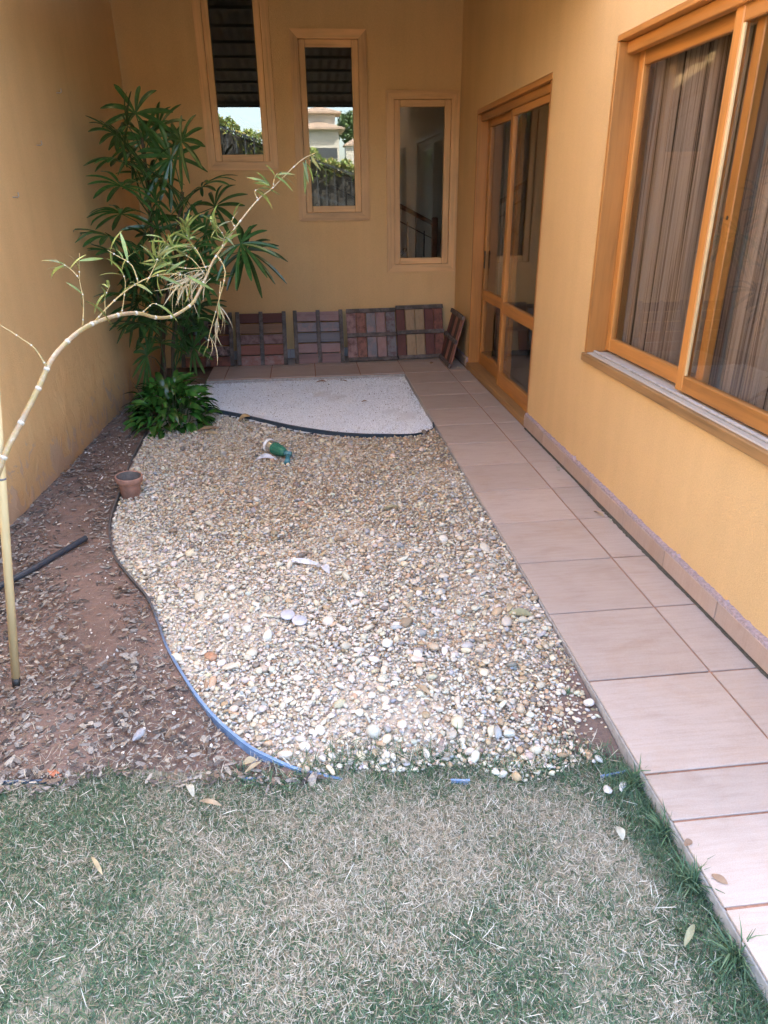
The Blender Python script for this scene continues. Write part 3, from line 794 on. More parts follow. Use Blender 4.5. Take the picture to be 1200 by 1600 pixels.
m_hose = plain('hose_black', (.030, .036, .048), .4, .25, 20)
m_hole = plain('hose_inside', (.01, .01, .012), .7, .1, 20)
hose = empty('hose', (-1.3, 3.3, -.03), 'dark blue grey hose lying on the soil with an open end', 'hose')
hp = [(-1.66, 2.78, -.030), (-1.52, 2.97, -.028), (-1.40, 3.16, -.026), (-1.31, 3.33, -.024), (-1.238, 3.455, -.020)]
MB().tube(hp, .016, 14, cap=False).build('pipe', m_hose, hose, smooth=True)
MB().tube([Vector(hp[-1]) + (Vector(hp[-1]) - Vector(hp[-2])).normalized() * -.004, hp[-1]], .0158, 14).build('opening', m_hole, hose)

pole = empty('wooden_pole', (-1.169, 2.25, -.05), 'pale round wooden pole with a black tip standing in the soil', 'pole')
m_pole = wood('pale_pole', (.60, .49, .28), 'z', rough=.5, dark=.85, coat=0.1)
pa, pb = Vector((-1.169, 2.25, -.055)), Vector((-.945, 2.245, 1.30))
MB().tube([pa.lerp(pb, .033), pa.lerp(pb, .5), pb], .0145, 16).build('shaft', m_pole, pole, smooth=True)
MB().tube([pa, pa.lerp(pb, .031)], [.0135, .015], 14).build('tip', m_blackm, pole, smooth=True)
MB().tube([pa.lerp(pb, .617), pa.lerp(pb, .622)], .0150, 16).build('band', plain('band_grey', (.15, .16, .2), .5), pole, smooth=True)

m_terra = plain('terracotta', (.33, .18, .135), .9, .25, 22, bmp=.2)
m_terrain = plain('terracotta_inside', (.12, .105, .10), .9, .3, 30)
pot = empty('flower_pot', (-1.148, 4.10, -.058), 'empty terracotta flower pot on the edge of the gravel', 'pot')
PM = Matrix.Translation((-1.148, 4.10, -.058)) @ Matrix.Rotation(.07, 4, 'Y') @ Matrix.Rotation(.05, 4, 'X')
MB().lathe([(0.0, .0), (.050, 0), (.053, .004), (.068, .103), (.0685, .105)], 36, PM).build('body', m_terra, pot, smooth=True)
MB().lathe([(.069, .1045), (.0775, .106), (.079, .110), (.081, .138), (.0795, .142), (.074, .142), (.072, .138)], 36, PM).build('rim', m_terra, pot, smooth=True)
MB().lathe([(.0718, .1395), (.061, .09), (.050, .03), (0, .03)], 36, PM).build('inside', m_terrain, pot, smooth=True)

lamp = empty('garden_lamp', (-.24, 4.70, -.03), 'fallen garden spotlight with clear glass head and green socket on the gravel', 'lamp')
m_green = plain('green_plastic', (.022, .15, .095), .45, .2, 25); m_teal = plain('teal_plastic', (.06, .20, .24), .45, .15, 25)
m_lens, n_, l_, b_ = nmat('lamp_glass'); b_.inputs['Base Color'].default_value = (.88, .89, .88, 1); b_.inputs['Roughness'].default_value = .10; b_.inputs['Transmission Weight'].default_value = .25
m_refl = plain('lamp_reflector', (.75, .76, .74), .2, .1, 20, metal=.85)
A, B = Vector((-.335, 4.775, .012)), Vector((-.178, 4.585, -.006)); ax = (B - A).normalized(); LM = Matrix.Translation(A) @ ax.to_track_quat('Z', 'Y').to_matrix().to_4x4()
MB().lathe([(0.0, -.016), (.026, -.012), (.043, 0), (.051, .014), (.051, .024), (.043, .0285)], 28, LM).build('glass_head', m_lens, lamp, smooth=True)
MB().lathe([(.0425, .0283), (.045, .036), (.040, .062), (.036, .078)], 28, LM).build('reflector', m_refl, lamp, smooth=True)
prof = [(.0365, .079), (.043, .080), (.045, .085), (.045, .092), (.042, .096)]
mb = MB().lathe(prof, 28, LM)
n0 = 28; rib = []
for z, r in ((.096, .042), (.13, .039), (.165, .035), (.19, .028), (.20, .020), (.203, 0)):
    for k in range(n0):
        rr = r * (1 + (.05 if k % 2 else -.02)); a = 2 * math.pi * k / n0; rib.append(LM @ Vector((rr * math.cos(a), rr * math.sin(a), z)))
mb.add(rib, [(i * n0 + k, i * n0 + (k + 1) % n0, (i + 1) * n0 + (k + 1) % n0, (i + 1) * n0 + k) for i in range(5) for k in range(n0)]).build('socket', m_green, lamp)
E2 = LM @ Vector((0, 0, .198))
MB().tube([E2, E2 + Vector((.022, -.012, -.004)), E2 + Vector((.045, -.022, -.006))], .019, 14).build('elbow', m_teal, lamp, smooth=True)
e3 = E2 + Vector((.022, -.03, -.010))
MB().tube([e3, e3 + Vector((-.004, -.045, -.018)), e3 + Vector((-.008, -.085, -.024))], [.017, .018, .020], 14).build('stake', m_teal, lamp, smooth=True)

# ------------------------------------------------------------------ gravel and pebbles
def lumpy(sub, n, flat=.52, ang=.16):
    out = []
    for _ in range(n):
        v, f = ico(sub); v = v.copy()
        for _ in range(7):                # planar chips make them angular
            d = rng.normal(size=3); d /= np.linalg.norm(d); h = rng.uniform(.48, .88); q = v @ d; k = q > h; v[k] -= np.outer(q[k] - h, d) * .85
        v *= 1 + rng.normal(0, ang * .35, (len(v), 1)); v *= np.array([1.0, rng.uniform(.6, .95), flat * rng.uniform(.7, 1.2)])
        out.append((v, f))
    return out
PAL = np.array([(.60, .55, .47), (.56, .495, .40), (.49, .395, .275), (.42, .30, .185), (.36, .345, .33), (.23, .19, .16), (.46, .33, .21), (.58, .49, .36), (.30, .22, .15)])
def gravel_pts(step, y0, y1, jit=.5):
    xs = np.arange(-1.35, .95, step); ys = np.arange(y0, y1, step * .92)
    X, Y = np.meshgrid(xs, ys); X = X + (np.arange(len(ys)) % 2)[:, None] * step / 2
    X = (X + rng.uniform(-jit, jit, X.shape) * step).ravel(); Y = (Y + rng.uniform(-jit, jit, Y.shape) * step).ravel()
    ok = (X > ex(Y) + .010) & (X < .936) & (Y < edge2_y(X) - .012) & (Y > lawn_y(X) - .02)
    bare = np.clip((X - .60 - (Y - 1.55) * .45) / .22, 0, 1) * np.clip((2.25 - Y) / .25, 0, 1)      # red earth shows at the walkway corner
    ok &= rng.uniform(size=len(X)) > bare * .93
    ok &= ~((np.hypot(X + 1.148, Y - 4.10) < .055))
    return X[ok], Y[ok]
def gravel_cols(X, Y):
    tan = np.clip(.22 + .38 * np.clip((Y - 3.0) / .9, 0, 1) * np.clip((X + 1.0) / .7, 0, 1) + .18 * np.clip((X - .1) / .6, 0, 1) + .12 * np.sin(X * 3.1 + Y * 2.3) , .05, .9)
    tan *= np.where(Y > 5.0, .75, 1)
    u = rng.uniform(size=len(X)); v = rng.uniform(size=len(X))
    tans = np.array([2, 3, 6, 7, 8]); whites = np.array([0, 0, 1, 1, 7])
    idx = np.where(u < tan, tans[(v * 5).astype(int)], whites[(v * 5).astype(int)])
    w_ = rng.uniform(size=len(X)); idx = np.where(w_ < .07, 4, idx); idx = np.where(w_ > .965, 5, idx)
    return np.clip(PAL[idx] * rng.normal(1, .12, (len(X), 1)) * rng.normal(1, .03, (len(X), 3)), .02, .80)
def layer(name, step, y0, y1, rmean, zoff, protos, sig=.32, keep=1.0):
    X, Y = gravel_pts(step, y0, y1)
    if keep < 1: k = rng.uniform(size=len(X)) < keep; X, Y = X[k], Y[k]
    r = np.clip(rmean * np.exp(rng.normal(0, sig, len(X))), .004, .030)
    pos = np.stack([X, Y, -.0585 + zoff + rise(X, Y) + r * .35 + rng.uniform(0, .004, len(X))], 1)
    sc = r[:, None] * rng.uniform(.8, 1.25, (len(X), 3))
    return scatter(protos, pos, sc, .32, gravel_cols(X, Y), .0)
near, far = lumpy(1, 14), lumpy(0, 10, ang=.3)
for nm, parts in (('gravel', [layer('a', .0130, 1.45, 3.3, .0070, .000, near), layer('b', .023, 1.45, 3.3, .0086, .008, near, .46)]),
                  ('gravel', [layer('c', .0140, 3.3, 6.1, .0080, .000, far), layer('d', .024, 3.3, 6.1, .0100, .008, far, .38)])):
    V, F, C, off = [], [], [], 0
    for a, b, c in parts: V.append(a); F.append(b + off); C.append(c); off += len(a)
    np_mesh(nm, np.concatenate(V), np.concatenate(F), m_peb, np.concatenate(C), smooth=True, kind='stuff')

xs, ys = np.meshgrid(np.arange(-1.2, .94, .0085), np.arange(4.9, 6.885, .0085)); X = (xs + rng.uniform(-.5, .5, xs.shape) * .0085).ravel(); Y = (ys + rng.uniform(-.5, .5, xs.shape) * .0085).ravel()
ok = (Y > edge2_y(X) + .012) & (X < .938) & (Y < 6.874); X, Y = X[ok], Y[ok]
r = .0042 * np.exp(rng.normal(0, .25, len(X)))
cols = np.clip(np.array([.85, .86, .89]) * rng.normal(1, .05, (len(X), 1)), .3, .92)
q = rng.uniform(size=len(X)); edge = np.clip(1 - np.minimum(6.88 - Y, .94 - X) / .10, 0, 1)
cols[q < .022 + .12 * edge] = (.20, .15, .11); cols[(q > .93) & (q < .97)] = (.56, .52, .47)
V, F, C = scatter(lumpy(0, 6, ang=.3), np.stack([X, Y, -.040 + r * .4 + rng.uniform(0, .003, len(X))], 1), r[:, None] * rng.uniform(.8, 1.25, (len(X), 3)), .4, cols)
np_mesh('white_pebbles', V, F, m_peb, C, smooth=True, kind='stuff')

# stones that stand out, one by one
def stone(name, loc, s, col, label, seed, cat='stone'):
    global rng
    keep = rng; rng = np.random.default_rng(seed); v, f = lumpy(2, 1, .7, .12)[0]; rng = keep
    v = v * np.array(s); o = np_mesh(name, v, f, plain('stone_%d' % seed, col, .75, .22, 60, bmp=.3), smooth=True)
    o.location = (loc[0], loc[1], loc[2] + rise(loc[0], loc[1])); o.rotation_euler = (0, 0, seed * 1.3); return props(o, label, cat)
for a in [('stone', (-.647, 1.911, -.040), (.036, .026, .018), (.30, .30, .32), 'smooth grey stone on bark chips below the curved edging', 1),
          ('brick_shard', (-.886, 1.775, -.046), (.034, .024, .014), (.42, .14, .07), 'orange red brick shard at the lawn edge in the soil bed', 2),
          ('stone', (.247, 2.311, -.036), (.024, .034, .020), (.66, .63, .57), 'large pale oval stone in the middle of the gravel', 3),
          ('stone', (.355, 2.225, -.038), (.028, .022, .016), (.70, .67, .62), 'large whitish angular stone right of the pale oval stone', 4),
          ('stone', (.44, 2.70, -.036), (.034, .022, .016), (.46, .32, .19), 'flat tan stone at the upper middle of the near gravel', 5),
          ('stone', (.826, 1.640, -.046), (.022, .018, .016), (.50, .33, .20), 'round tan stone on red earth by the walkway', 6),
          ('stone', (.835, 1.500, -.048), (.014, .024, .012), (.55, .50, .44), 'long white stone lying in the grass below the red earth', 7),
          ('stone', (.885, 1.505, -.048), (.022, .015, .012), (.54, .52, .48), 'white stone in the grass close to the walkway corner', 8),
          ('stone', (-.455, 2.33, -.038), (.030, .024, .018), (.36, .20, .12), 'reddish brown stone just right of the blue edging', 9),
          ('stone', (-.375, 2.25, -.038), (.034, .026, .020), (.60, .50, .38), 'cream stone right of the reddish brown stone', 10),
          ('stone', (-.45, 2.165, -.050), (.034, .018, .012), (.36, .25, .17), 'flat tan slab of stone lying against the blue edging', 11),
          ('stone', (-.215, 4.55, -.036), (.040, .032, .022), (.24, .20, .17), 'dull brown stone in front of the fallen spotlight', 12),
          ('stone', (.36, 1.73, -.042), (.038, .026, .018), (.30, .24, .21), 'big brown grey stone near the grass at the gravel edge', 13)]:
    stone(*a)

# ------------------------------------------------------------------ bark chips and dry bits on the soil
n_ = 44000; X = rng.uniform(-1.76, .05, n_); Y = rng.uniform(1.62, 6.6, n_)
ins = (X < ex(Y) - .02) & (X > -1.60 - .03 * (YB - Y) + .005) & (Y > lawn_y(X) - .04)
bare = np.exp(-((X - (ex(Y) - .22)) / .16) ** 2) * np.clip((Y - 2.2) / .3, 0, 1) * np.clip((4.6 - Y) / .6, 0, 1)
ins &= rng.uniform(size=n_) > bare * .88; ins &= rng.uniform(size=n_) < np.where(Y > 4.4, .55, .95)
X, Y = X[ins], Y[ins]; r = np.minimum(.0066 * np.exp(rng.normal(0, .55, len(X))), .018)
cb = np.array([(.065, .054, .048), (.11, .09, .078), (.20, .175, .155), (.25, .225, .20), (.17, .12, .085), (.31, .27, .22)])
cols = cb[rng.integers(0, 6, len(X))] * rng.normal(1, .15, (len(X), 1))
V, F, C = scatter(lumpy(0, 10, .16, .35), np.stack([X, Y, -.044 + rng.uniform(0, .007, len(X))], 1), r[:, None] * np.stack([rng.uniform(.9, 1.7, len(X)), rng.uniform(.6, 1, len(X)), np.ones(len(X))], 1), .22, np.clip(cols, .02, .5))
np_mesh('bark_chips', V, F, m_chip, C, kind='stuff')
# white crumbs and gravel spilled on the soil
n_ = 260; Y = rng.uniform(1.8, 6.3, n_); X = ex(Y) - np.abs(rng.normal(0, .28, n_)) - .015; k = X > xl(0) + .1; X, Y = X[k], Y[k]
r = .0045 * np.exp(rng.normal(0, .4, len(X)))
V, F, C = scatter(far, np.stack([X, Y, -.042 + r * .3], 1), r[:, None] * np.ones((1, 3)), .4, np.repeat([[.62, .58, .53]], len(X), 0) * rng.normal(1, .1, (len(X), 1)))
np_mesh('gravel_crumbs', V, F, m_peb, C, kind='stuff')


def blades(X, Y, Z, L, Wd, lean, curl, cols, name, head=None, kind='stuff'):
    n = len(X); h = rng.uniform(0, 2 * np.pi, n) if head is None else head
    dx, dy = np.cos(h), np.sin(h); px, py = -dy, dx; tw = rng.normal(0, .5, n)
    T = np.array([0, .35, .7, 1.0]); WW = np.array([.8, 1.0, .75, .12]); rows_ = []
    for t, ww in zip(T, WW):
        a = lean + curl * t                                 # angle from vertical
        s = L * t; hx = np.sin(a) * s; hz_ = np.maximum(np.cos(a) * s, .001 + .002 * t)
        for sg in (-1, 1):
            rows_.append(np.stack([X + dx * hx + sg * px * Wd * ww, Y + dy * hx + sg * py * Wd * ww, Z + hz_ + sg * tw * Wd * .4], 1))
    V = np.stack(rows_, 1).reshape(-1, 3); base = np.arange(n) * 8
    F = np.concatenate([np.stack([base + 2 * k, base + 2 * k + 1, base + 2 * k + 3, base + 2 * k + 2], 1) for k in range(3)])
    C = np.repeat(cols, 8, 0) * np.tile(np.array([.8, .8, .95, .95, 1.05, 1.05, 1.1, 1.1]), n)[:, None]
    return np_mesh(name, V, F, m_blade, np.clip(C, 0, .8), kind=kind)
def fbm(X, Y, s):
    return (np.sin(X * 3.1 * s + 1.7 * np.sin(Y * 2.3 * s)) + .7 * np.sin(Y * 5.3 * s + 1.3 * np.sin(X * 4.1 * s + 2)) + .5 * np.sin((X + Y) * 9.1 * s)) / 2.2
STRAW = np.array([(.46, .41, .31), (.53, .48, .39), (.39, .33, .24), (.58, .54, .45), (.32, .26, .18)])
GREEN = np.array([(.075, .145, .070), (.105, .175, .085), (.060, .115, .062), (.135, .20, .11), (.09, .15, .095)])
def lawn_patch(n):
    X = rng.uniform(-1.75, .975, n); Y = rng.uniform(.35, 1.80, n); k = (Y < lawn_y(X) + rng.normal(0, .022, n)) & ((X < .94) | (Y < 1.52)); return X[k], Y[k]
def greenness(X, Y):
    g_ = .62 + .36 * fbm(X, Y, 1.6) + .16 * np.clip(-X + .1, -.6, 1) - .26 * np.exp(-(((X - .55) / .4) ** 2 + ((Y - 1.28) / .25) ** 2)) - .22 * np.exp(-(((X - .1) / .55) ** 2 + ((Y - 1.45) / .14) ** 2)) + .22 * np.clip((1.15 - Y) / .3, 0, 1)
    g_ = g_ + .22 * fbm(X, Y, 5.5)
    return np.clip(g_ + .75 * np.clip((X - .80) / .10, 0, 1), .04, .95)
X, Y = lawn_patch(230000); gr = greenness(X, Y); u = rng.uniform(size=len(X))
k = u > gr * .8
x, y = X[k], Y[k]; m = len(x)
blades(x, y, np.full(m, -.064) + rng.uniform(0, .012, m), rng.uniform(.010, .030, m), rng.uniform(.00035, .0009, m), np.clip(rng.normal(1.25, .28, m), .2, 1.55), rng.normal(.1, .35, m), STRAW[rng.integers(0, 5, m)] * rng.normal(1, .12, (m, 1)), 'dry_grass')
X, Y = lawn_patch(240000); gr = greenness(X, Y); k = rng.uniform(size=len(X)) < gr * .85
x, y = X[k], Y[k]; m = len(x); edge_ = np.clip((x - .80) / .1, 0, 1)
blades(x, y, np.full(m, -.064), rng.uniform(.012, .034, m) * (1 + .9 * edge_), rng.uniform(.0006, .0013, m), np.clip(rng.normal(.75, .40, m), 0, 1.5), rng.normal(.45, .4, m), GREEN[rng.integers(0, 5, m)] * rng.normal(1, .15, (m, 1)), 'green_grass')
# long bent stalks lying on top
X, Y = lawn_patch(220); m = len(X)
blades(X, Y, np.full(m, -.050) + rng.uniform(0, .012, m), rng.uniform(.03, .058, m), rng.uniform(.0006, .0011, m), rng.uniform(1.2, 1.5, m), rng.normal(.05, .2, m), np.array([[.70, .66, .56]]) * rng.normal(1, .12, (m, 1)), 'straw_stalks')
# dry grass on the soil bed and blown over the gravel edge
m = 3000; X = rng.uniform(-1.7, .0, m); Y = 1.70 + np.abs(rng.exponential(.55, m)); k = (X < ex(Y) + .02) & (X > -1.72) & (Y < 5.5); X, Y = X[k], Y[k]; m = len(X)
blades(X, Y, np.full(m, -.044) + rng.uniform(0, .008, m), rng.uniform(.012, .045, m), rng.uniform(.0003, .0008, m), rng.uniform(1.25, 1.53, m), rng.normal(0, .2, m), STRAW[rng.integers(0, 5, m)] * rng.normal(1.0, .15, (m, 1)), 'straw_bits')
m = 900; X = rng.uniform(-.2, .9, m); Y = lawn_y(X) + np.abs(rng.normal(0, .06, m)); 
blades(X, Y, np.full(m, -.050) + rng.uniform(0, .01, m), rng.uniform(.02, .06, m), rng.uniform(.0007, .0015, m), rng.uniform(.5, 1.5, m), rng.normal(.2, .3, m), np.where(rng.uniform(size=(m, 1)) < .5, GREEN[rng.integers(0, 5, m)], STRAW[rng.integers(0, 5, m)]), 'edge_grass')
# small tufts at the walkway edge
def tuft(name, x, y, n, L, label, z=-.05, cat='weed'):
    o = blades(rng.normal(0, .010, n), rng.normal(0, .010, n), np.zeros(n), rng.uniform(.5, 1.2, n) * L, rng.uniform(.0012, .0022, n), np.clip(rng.normal(.55, .35, n), 0, 1.4), rng.normal(.5, .3, n), GREEN[rng.integers(0, 5, n)] * 1.15, name, kind=None)
    o.location = (x, y, z); return props(o, label, cat)
tuft('weed', .861, 1.935, 40, .022, 'tiny bright green weed in the gravel near the walkway', z=-.03)
tuft('grass_tuft', .925, 1.515, 70, .085, 'tall green grass tuft at the corner of the walkway')
tuft('grass_tuft', .915, 2.37, 14, .05, 'sparse grass tuft between gravel and walkway tiles')
tuft('grass_tuft', .93, 1.33, 60, .08, 'grass tuft leaning over the walkway kerb beside a pale leaf')
tuft('grass_tuft', .925, 1.17, 80, .085, 'dense grass tuft overhanging the third walkway tile')
tuft('grass_tuft', .93, .97, 60, .095, 'grass tuft at the lower end of the walkway kerb')
m = 900; X = rng.uniform(-.30, .92, m); Y = lawn_y(X) + rng.normal(.0, .026, m) + .03 * np.maximum(0, np.sin(X * 13)) * rng.uniform(size=m)
blades(X, Y, np.full(m, -.06), rng.uniform(.03, .07, m), rng.uniform(.0010, .0018, m), np.clip(rng.normal(.6, .3, m), 0, 1.4), rng.normal(.5, .3, m), GREEN[rng.integers(0, 5, m)], 'edge_grass')

# ------------------------------------------------------------------ fallen leaves and litter
def leaf_geo(L, Wd, fold=.25, arch=.15, curl=0.0, nseg=8, tipw=.05, basew=.12, twist=0.0):
    vs, fs = [], []
    for i in range(nseg + 1):
        t = i / nseg; ww = Wd * max(math.sin(math.pi * min(1, t * .93 + .05)) ** .8, basew if t < .1 else tipw)
        z = arch * L * math.sin(math.pi * t * .9) - curl * L * t * t; a = twist * t
        for s_, zz in ((-1, fold * ww), (0, 0), (1, fold * ww)):
            vs.append((t * L, s_ * ww * math.cos(a), z + zz + s_ * ww * math.sin(a)))
        if i: o = 3 * (i - 1); fs += [(o, o + 3, o + 4, o + 1), (o + 1, o + 4, o + 5, o + 2)]
    return vs, fs
def dead_leaf(x, y, z, L, Wd, rz, col, label, fold=.4, arch=.12, curl=0.0, twist=.4, rx=0.0, cat='leaf', name='dry_leaf'):
    vs, fs = leaf_geo(L, Wd, fold, arch, curl, twist=twist); mb = MB().add(vs, fs)
    o = mb.build(name, leafmat('dead_' + '_'.join('%.2f' % c for c in col), col, .7, .2, .9, 1.1), local=True, smooth=True)
    o.location = (x, y, z); o.rotation_euler = (rx, 0, rz); return props(o, label, cat)
TAN_, PALE, BRN, OLV = (.44, .34, .21), (.45, .41, .32), (.30, .19, .12), (.30, .29, .17)
dead_leaf(-.437, 1.640, -.028, .062, .012, 2.0, PALE, 'curled pale leaf standing in the grass below the blue edging', arch=.3, twist=.8, curl=.2)
dead_leaf(-.37, 1.582, -.034, .075, .008, -.4, TAN_, 'thin tan leaf stalk in the grass right of the curled pale leaf', arch=.1)
dead_leaf(-.655, 1.405, -.038, .075, .006, 2.2, TAN_, 'narrow brown leaf lying in the lower left of the lawn')
dead_leaf(.80, 1.335, -.032, .045, .013, 1.5, PALE, 'broad pale leaf in dry grass beside the walkway', arch=.2)
dead_leaf(.845, 1.03, -.036, .070, .008, .75, OLV, 'folded grey green leaf in the grass near the lower walkway')
dead_leaf(.975, 1.135, .005, .04, .010, -.9, BRN, 'brown leaf resting on the edge of a walkway tile', arch=.06, fold=.1)
dead_leaf(.952, 1.25, .003, .03, .009, .4, BRN, 'small torn brown leaf beside the walkway tufts', arch=.1)
dead_leaf(.83, 2.43, -.004, .10, .022, -.3, OLV, 'large dull green leaf lying on gravel close to the walkway', arch=.08)
dead_leaf(.80, 2.48, -.004, .06, .012, .9, TAN_, 'narrow curled leaf next to the large dull green leaf')
dead_leaf(1.555, 4.05, .006, .10, .014, 1.35, PALE, 'pale curled leaf on the walkway against the skirting', arch=.15)
dead_leaf(1.545, 3.34, .006, .09, .013, 1.9, TAN_, 'tan curled leaf on the walkway by the skirting below the window', arch=.15)
dead_leaf(1.57, 3.25, .006, .05, .010, 1.2, PALE, 'small pale leaf beside the tan curled leaf on the walkway')
dead_leaf(-.265, 1.738, -.034, .05, .011, .25, TAN_, 'crumpled tan leaf pinned under the end of the blue edging', arch=.2, twist=1.0)
dead_leaf(-.25, 1.70, -.022, .06, .007, .7, TAN_, 'short dry twig by the blue edging end', arch=.05)
dead_leaf(.46, 5.98, -.028, .06, .011, .3, BRN, 'brown leaf on the white pebbles', arch=.1)
dead_leaf(.10, 6.78, -.029, .11, .018, .1, BRN, 'broad brown leaf at the back edge of the white pebbles', arch=.08)
dead_leaf(.32, 6.78, -.028, .08, .02, 2.6, BRN, 'smaller brown leaf at the back edge of the white pebbles', arch=.1)
dead_leaf(-.55, 5.56, -.005, .12, .03, .5, (.45, .30, .16), 'orange brown leaf caught on the dark edging strip', arch=.2)
dead_leaf(-.83, 5.36, -.030, .20, .025, .35, BRN, 'long brown leaf on the gravel beside the leafy shrub', arch=.1)
dead_leaf(-.80, 5.25, -.030, .14, .02, -.2, TAN_, 'tan leaf on the gravel in front of the leafy shrub', arch=.1)
dead_leaf(.42, 3.62, -.012, .11, .014, .1, OLV, 'dull olive leaf on the far gravel')
dead_leaf(.34, 2.0, -.014, .085, .010, -.9, TAN_, 'thin tan leaf lying on the near gravel')
dead_leaf(1.29, 7.27, .004, .06, .02, .6, BRN, 'crumpled leaf on the terrace tiles in front of the pallets', arch=.2)
dead_leaf(1.60, 6.80, .006, .05, .018, 1.2, PALE, 'pale crumpled scrap at the foot of the door threshold', arch=.25)
dead_leaf(1.53, 7.02, .005, .05, .02, 2.0, PALE, 'pale scrap in the corner beside the edge-on pallet', arch=.25)
WHT = (.66, .67, .72)
dead_leaf(-.10, 3.06, -.028, .20, .014, -.35, WHT, 'long torn strip of white plastic on the gravel', arch=.06, twist=1.2, cat='litter', name='plastic_scrap')
dead_leaf(.02, 2.98, -.028, .10, .018, -1.2, WHT, 'short piece of white plastic below the long torn strip', arch=.1, twist=.8, cat='litter', name='plastic_scrap')
dead_leaf(-.35, 4.60, -.026, .16, .018, .0, WHT, 'curled white plastic strip beside the fallen spotlight', arch=.25, twist=1.2, cat='litter', name='plastic_scrap')
for (x, y, lab) in [(-.155, 2.58, 'round translucent plastic disc on the near gravel'), (-.105, 2.53, 'second translucent plastic disc overlapping the round one')]:
    o = MB().lathe([(0, .003), (.026, .004), (.032, .001), (.033, -.001)], 24).build('plastic_disc', plain('clear_plastic', (.50, .49, .52), .25, .1, 20), local=True, smooth=True)
    o.location = (x, y, -.026); o.rotation_euler = (.15, .1, 0); props(o, lab, 'litter')
    
# ------------------------------------------------------------------ tall lady palm in the corner
HUBS = [(-1.247,6.400,2.235), (-1.257,6.100,2.122), (-1.314,5.950,2.048), (-1.119,6.600,2.150), (-0.895,6.200,2.026), (-1.220,6.500,2.056), (-1.334,6.000,1.887), (-1.330,5.900,1.712), (-1.220,6.500,1.786), (-1.042,6.100,1.748), (-0.766,6.100,1.700), (-0.711,6.400,1.559), (-1.440,5.750,1.374), (-1.242,6.600,1.403), (-1.022,6.600,1.440), (-0.521,6.300,1.273), (-0.499,6.500,1.205), (-0.828,6.500,1.375), (-1.434,5.950,1.206), (-1.370,6.100,1.169), (-1.221,6.200,1.316), (-0.931,6.500,1.104), (-1.260,6.200,0.948), (-1.133,6.500,0.885), (-1.337,6.000,1.022), (-1.262,6.200,0.490), (-1.097,6.400,0.497), (-1.025,6.500,0.646), (-1.361,6.500,0.639), (-1.212,6.600,0.625), (-0.995,6.600,0.732), (-1.408,6.200,0.829),
        (-1.35,5.95,.70), (-1.10,6.2,.78), (-1.22,6.1,.66), (-1.02,6.35,.42), (-1.18,6.3,.95), (-1.00,6.3,1.05), (-1.16,6.3,1.60), (-1.02,6.4,1.92), (-1.38,6.0,1.52), (-.86,6.3,.95), (-1.36,6.05,.42), (-1.30,6.1,1.10), (-1.12,6.25,1.20), (-1.24,6.2,1.42), (-1.08,6.2,1.30), (-1.42,5.95,.92), (-1.20,6.05,.80), (-.93,6.2,1.22), (-1.30,6.2,1.95)]
STEMS = [[(-1.320,6.400,-.06), (-1.289,6.400,0.548), (-1.263,6.400,1.185), (-1.232,6.400,1.676), (-1.224,6.400,2.067)],
         [(-1.398,6.500,-.06), (-1.245,6.500,0.752), (-1.095,6.500,1.175), (-0.962,6.400,1.673)],
         [(-1.273,6.450,-.06), (-1.215,6.450,0.424), (-1.157,6.450,0.647)]]
palm = empty('lady_palm', (-1.31, 6.43, -.06), 'tall dark green lady palm with fan leaves in the back left corner', 'palm')
m_stem = plain('palm_stem', (.075, .055, .035), .9, .4, 60, bmp=.6)
for s_ in STEMS:
    mb = MB().tube(s_, [.017, .017, .016, .015, .012][:len(s_)], 10)
    mb.build('stem', m_stem, palm, smooth=True)
def stem_at(s_, z):
    zs = [p[2] for p in s_]; return Vector([np.interp(z, zs, [p[k] for p in s_]) for k in range(3)])
def clampv(p):
    p = Vector(p); p.x = max(p.x, xl(p.y) + .014); p.y = min(p.y, YB - .03); p.z = max(p.z, -.04); return p
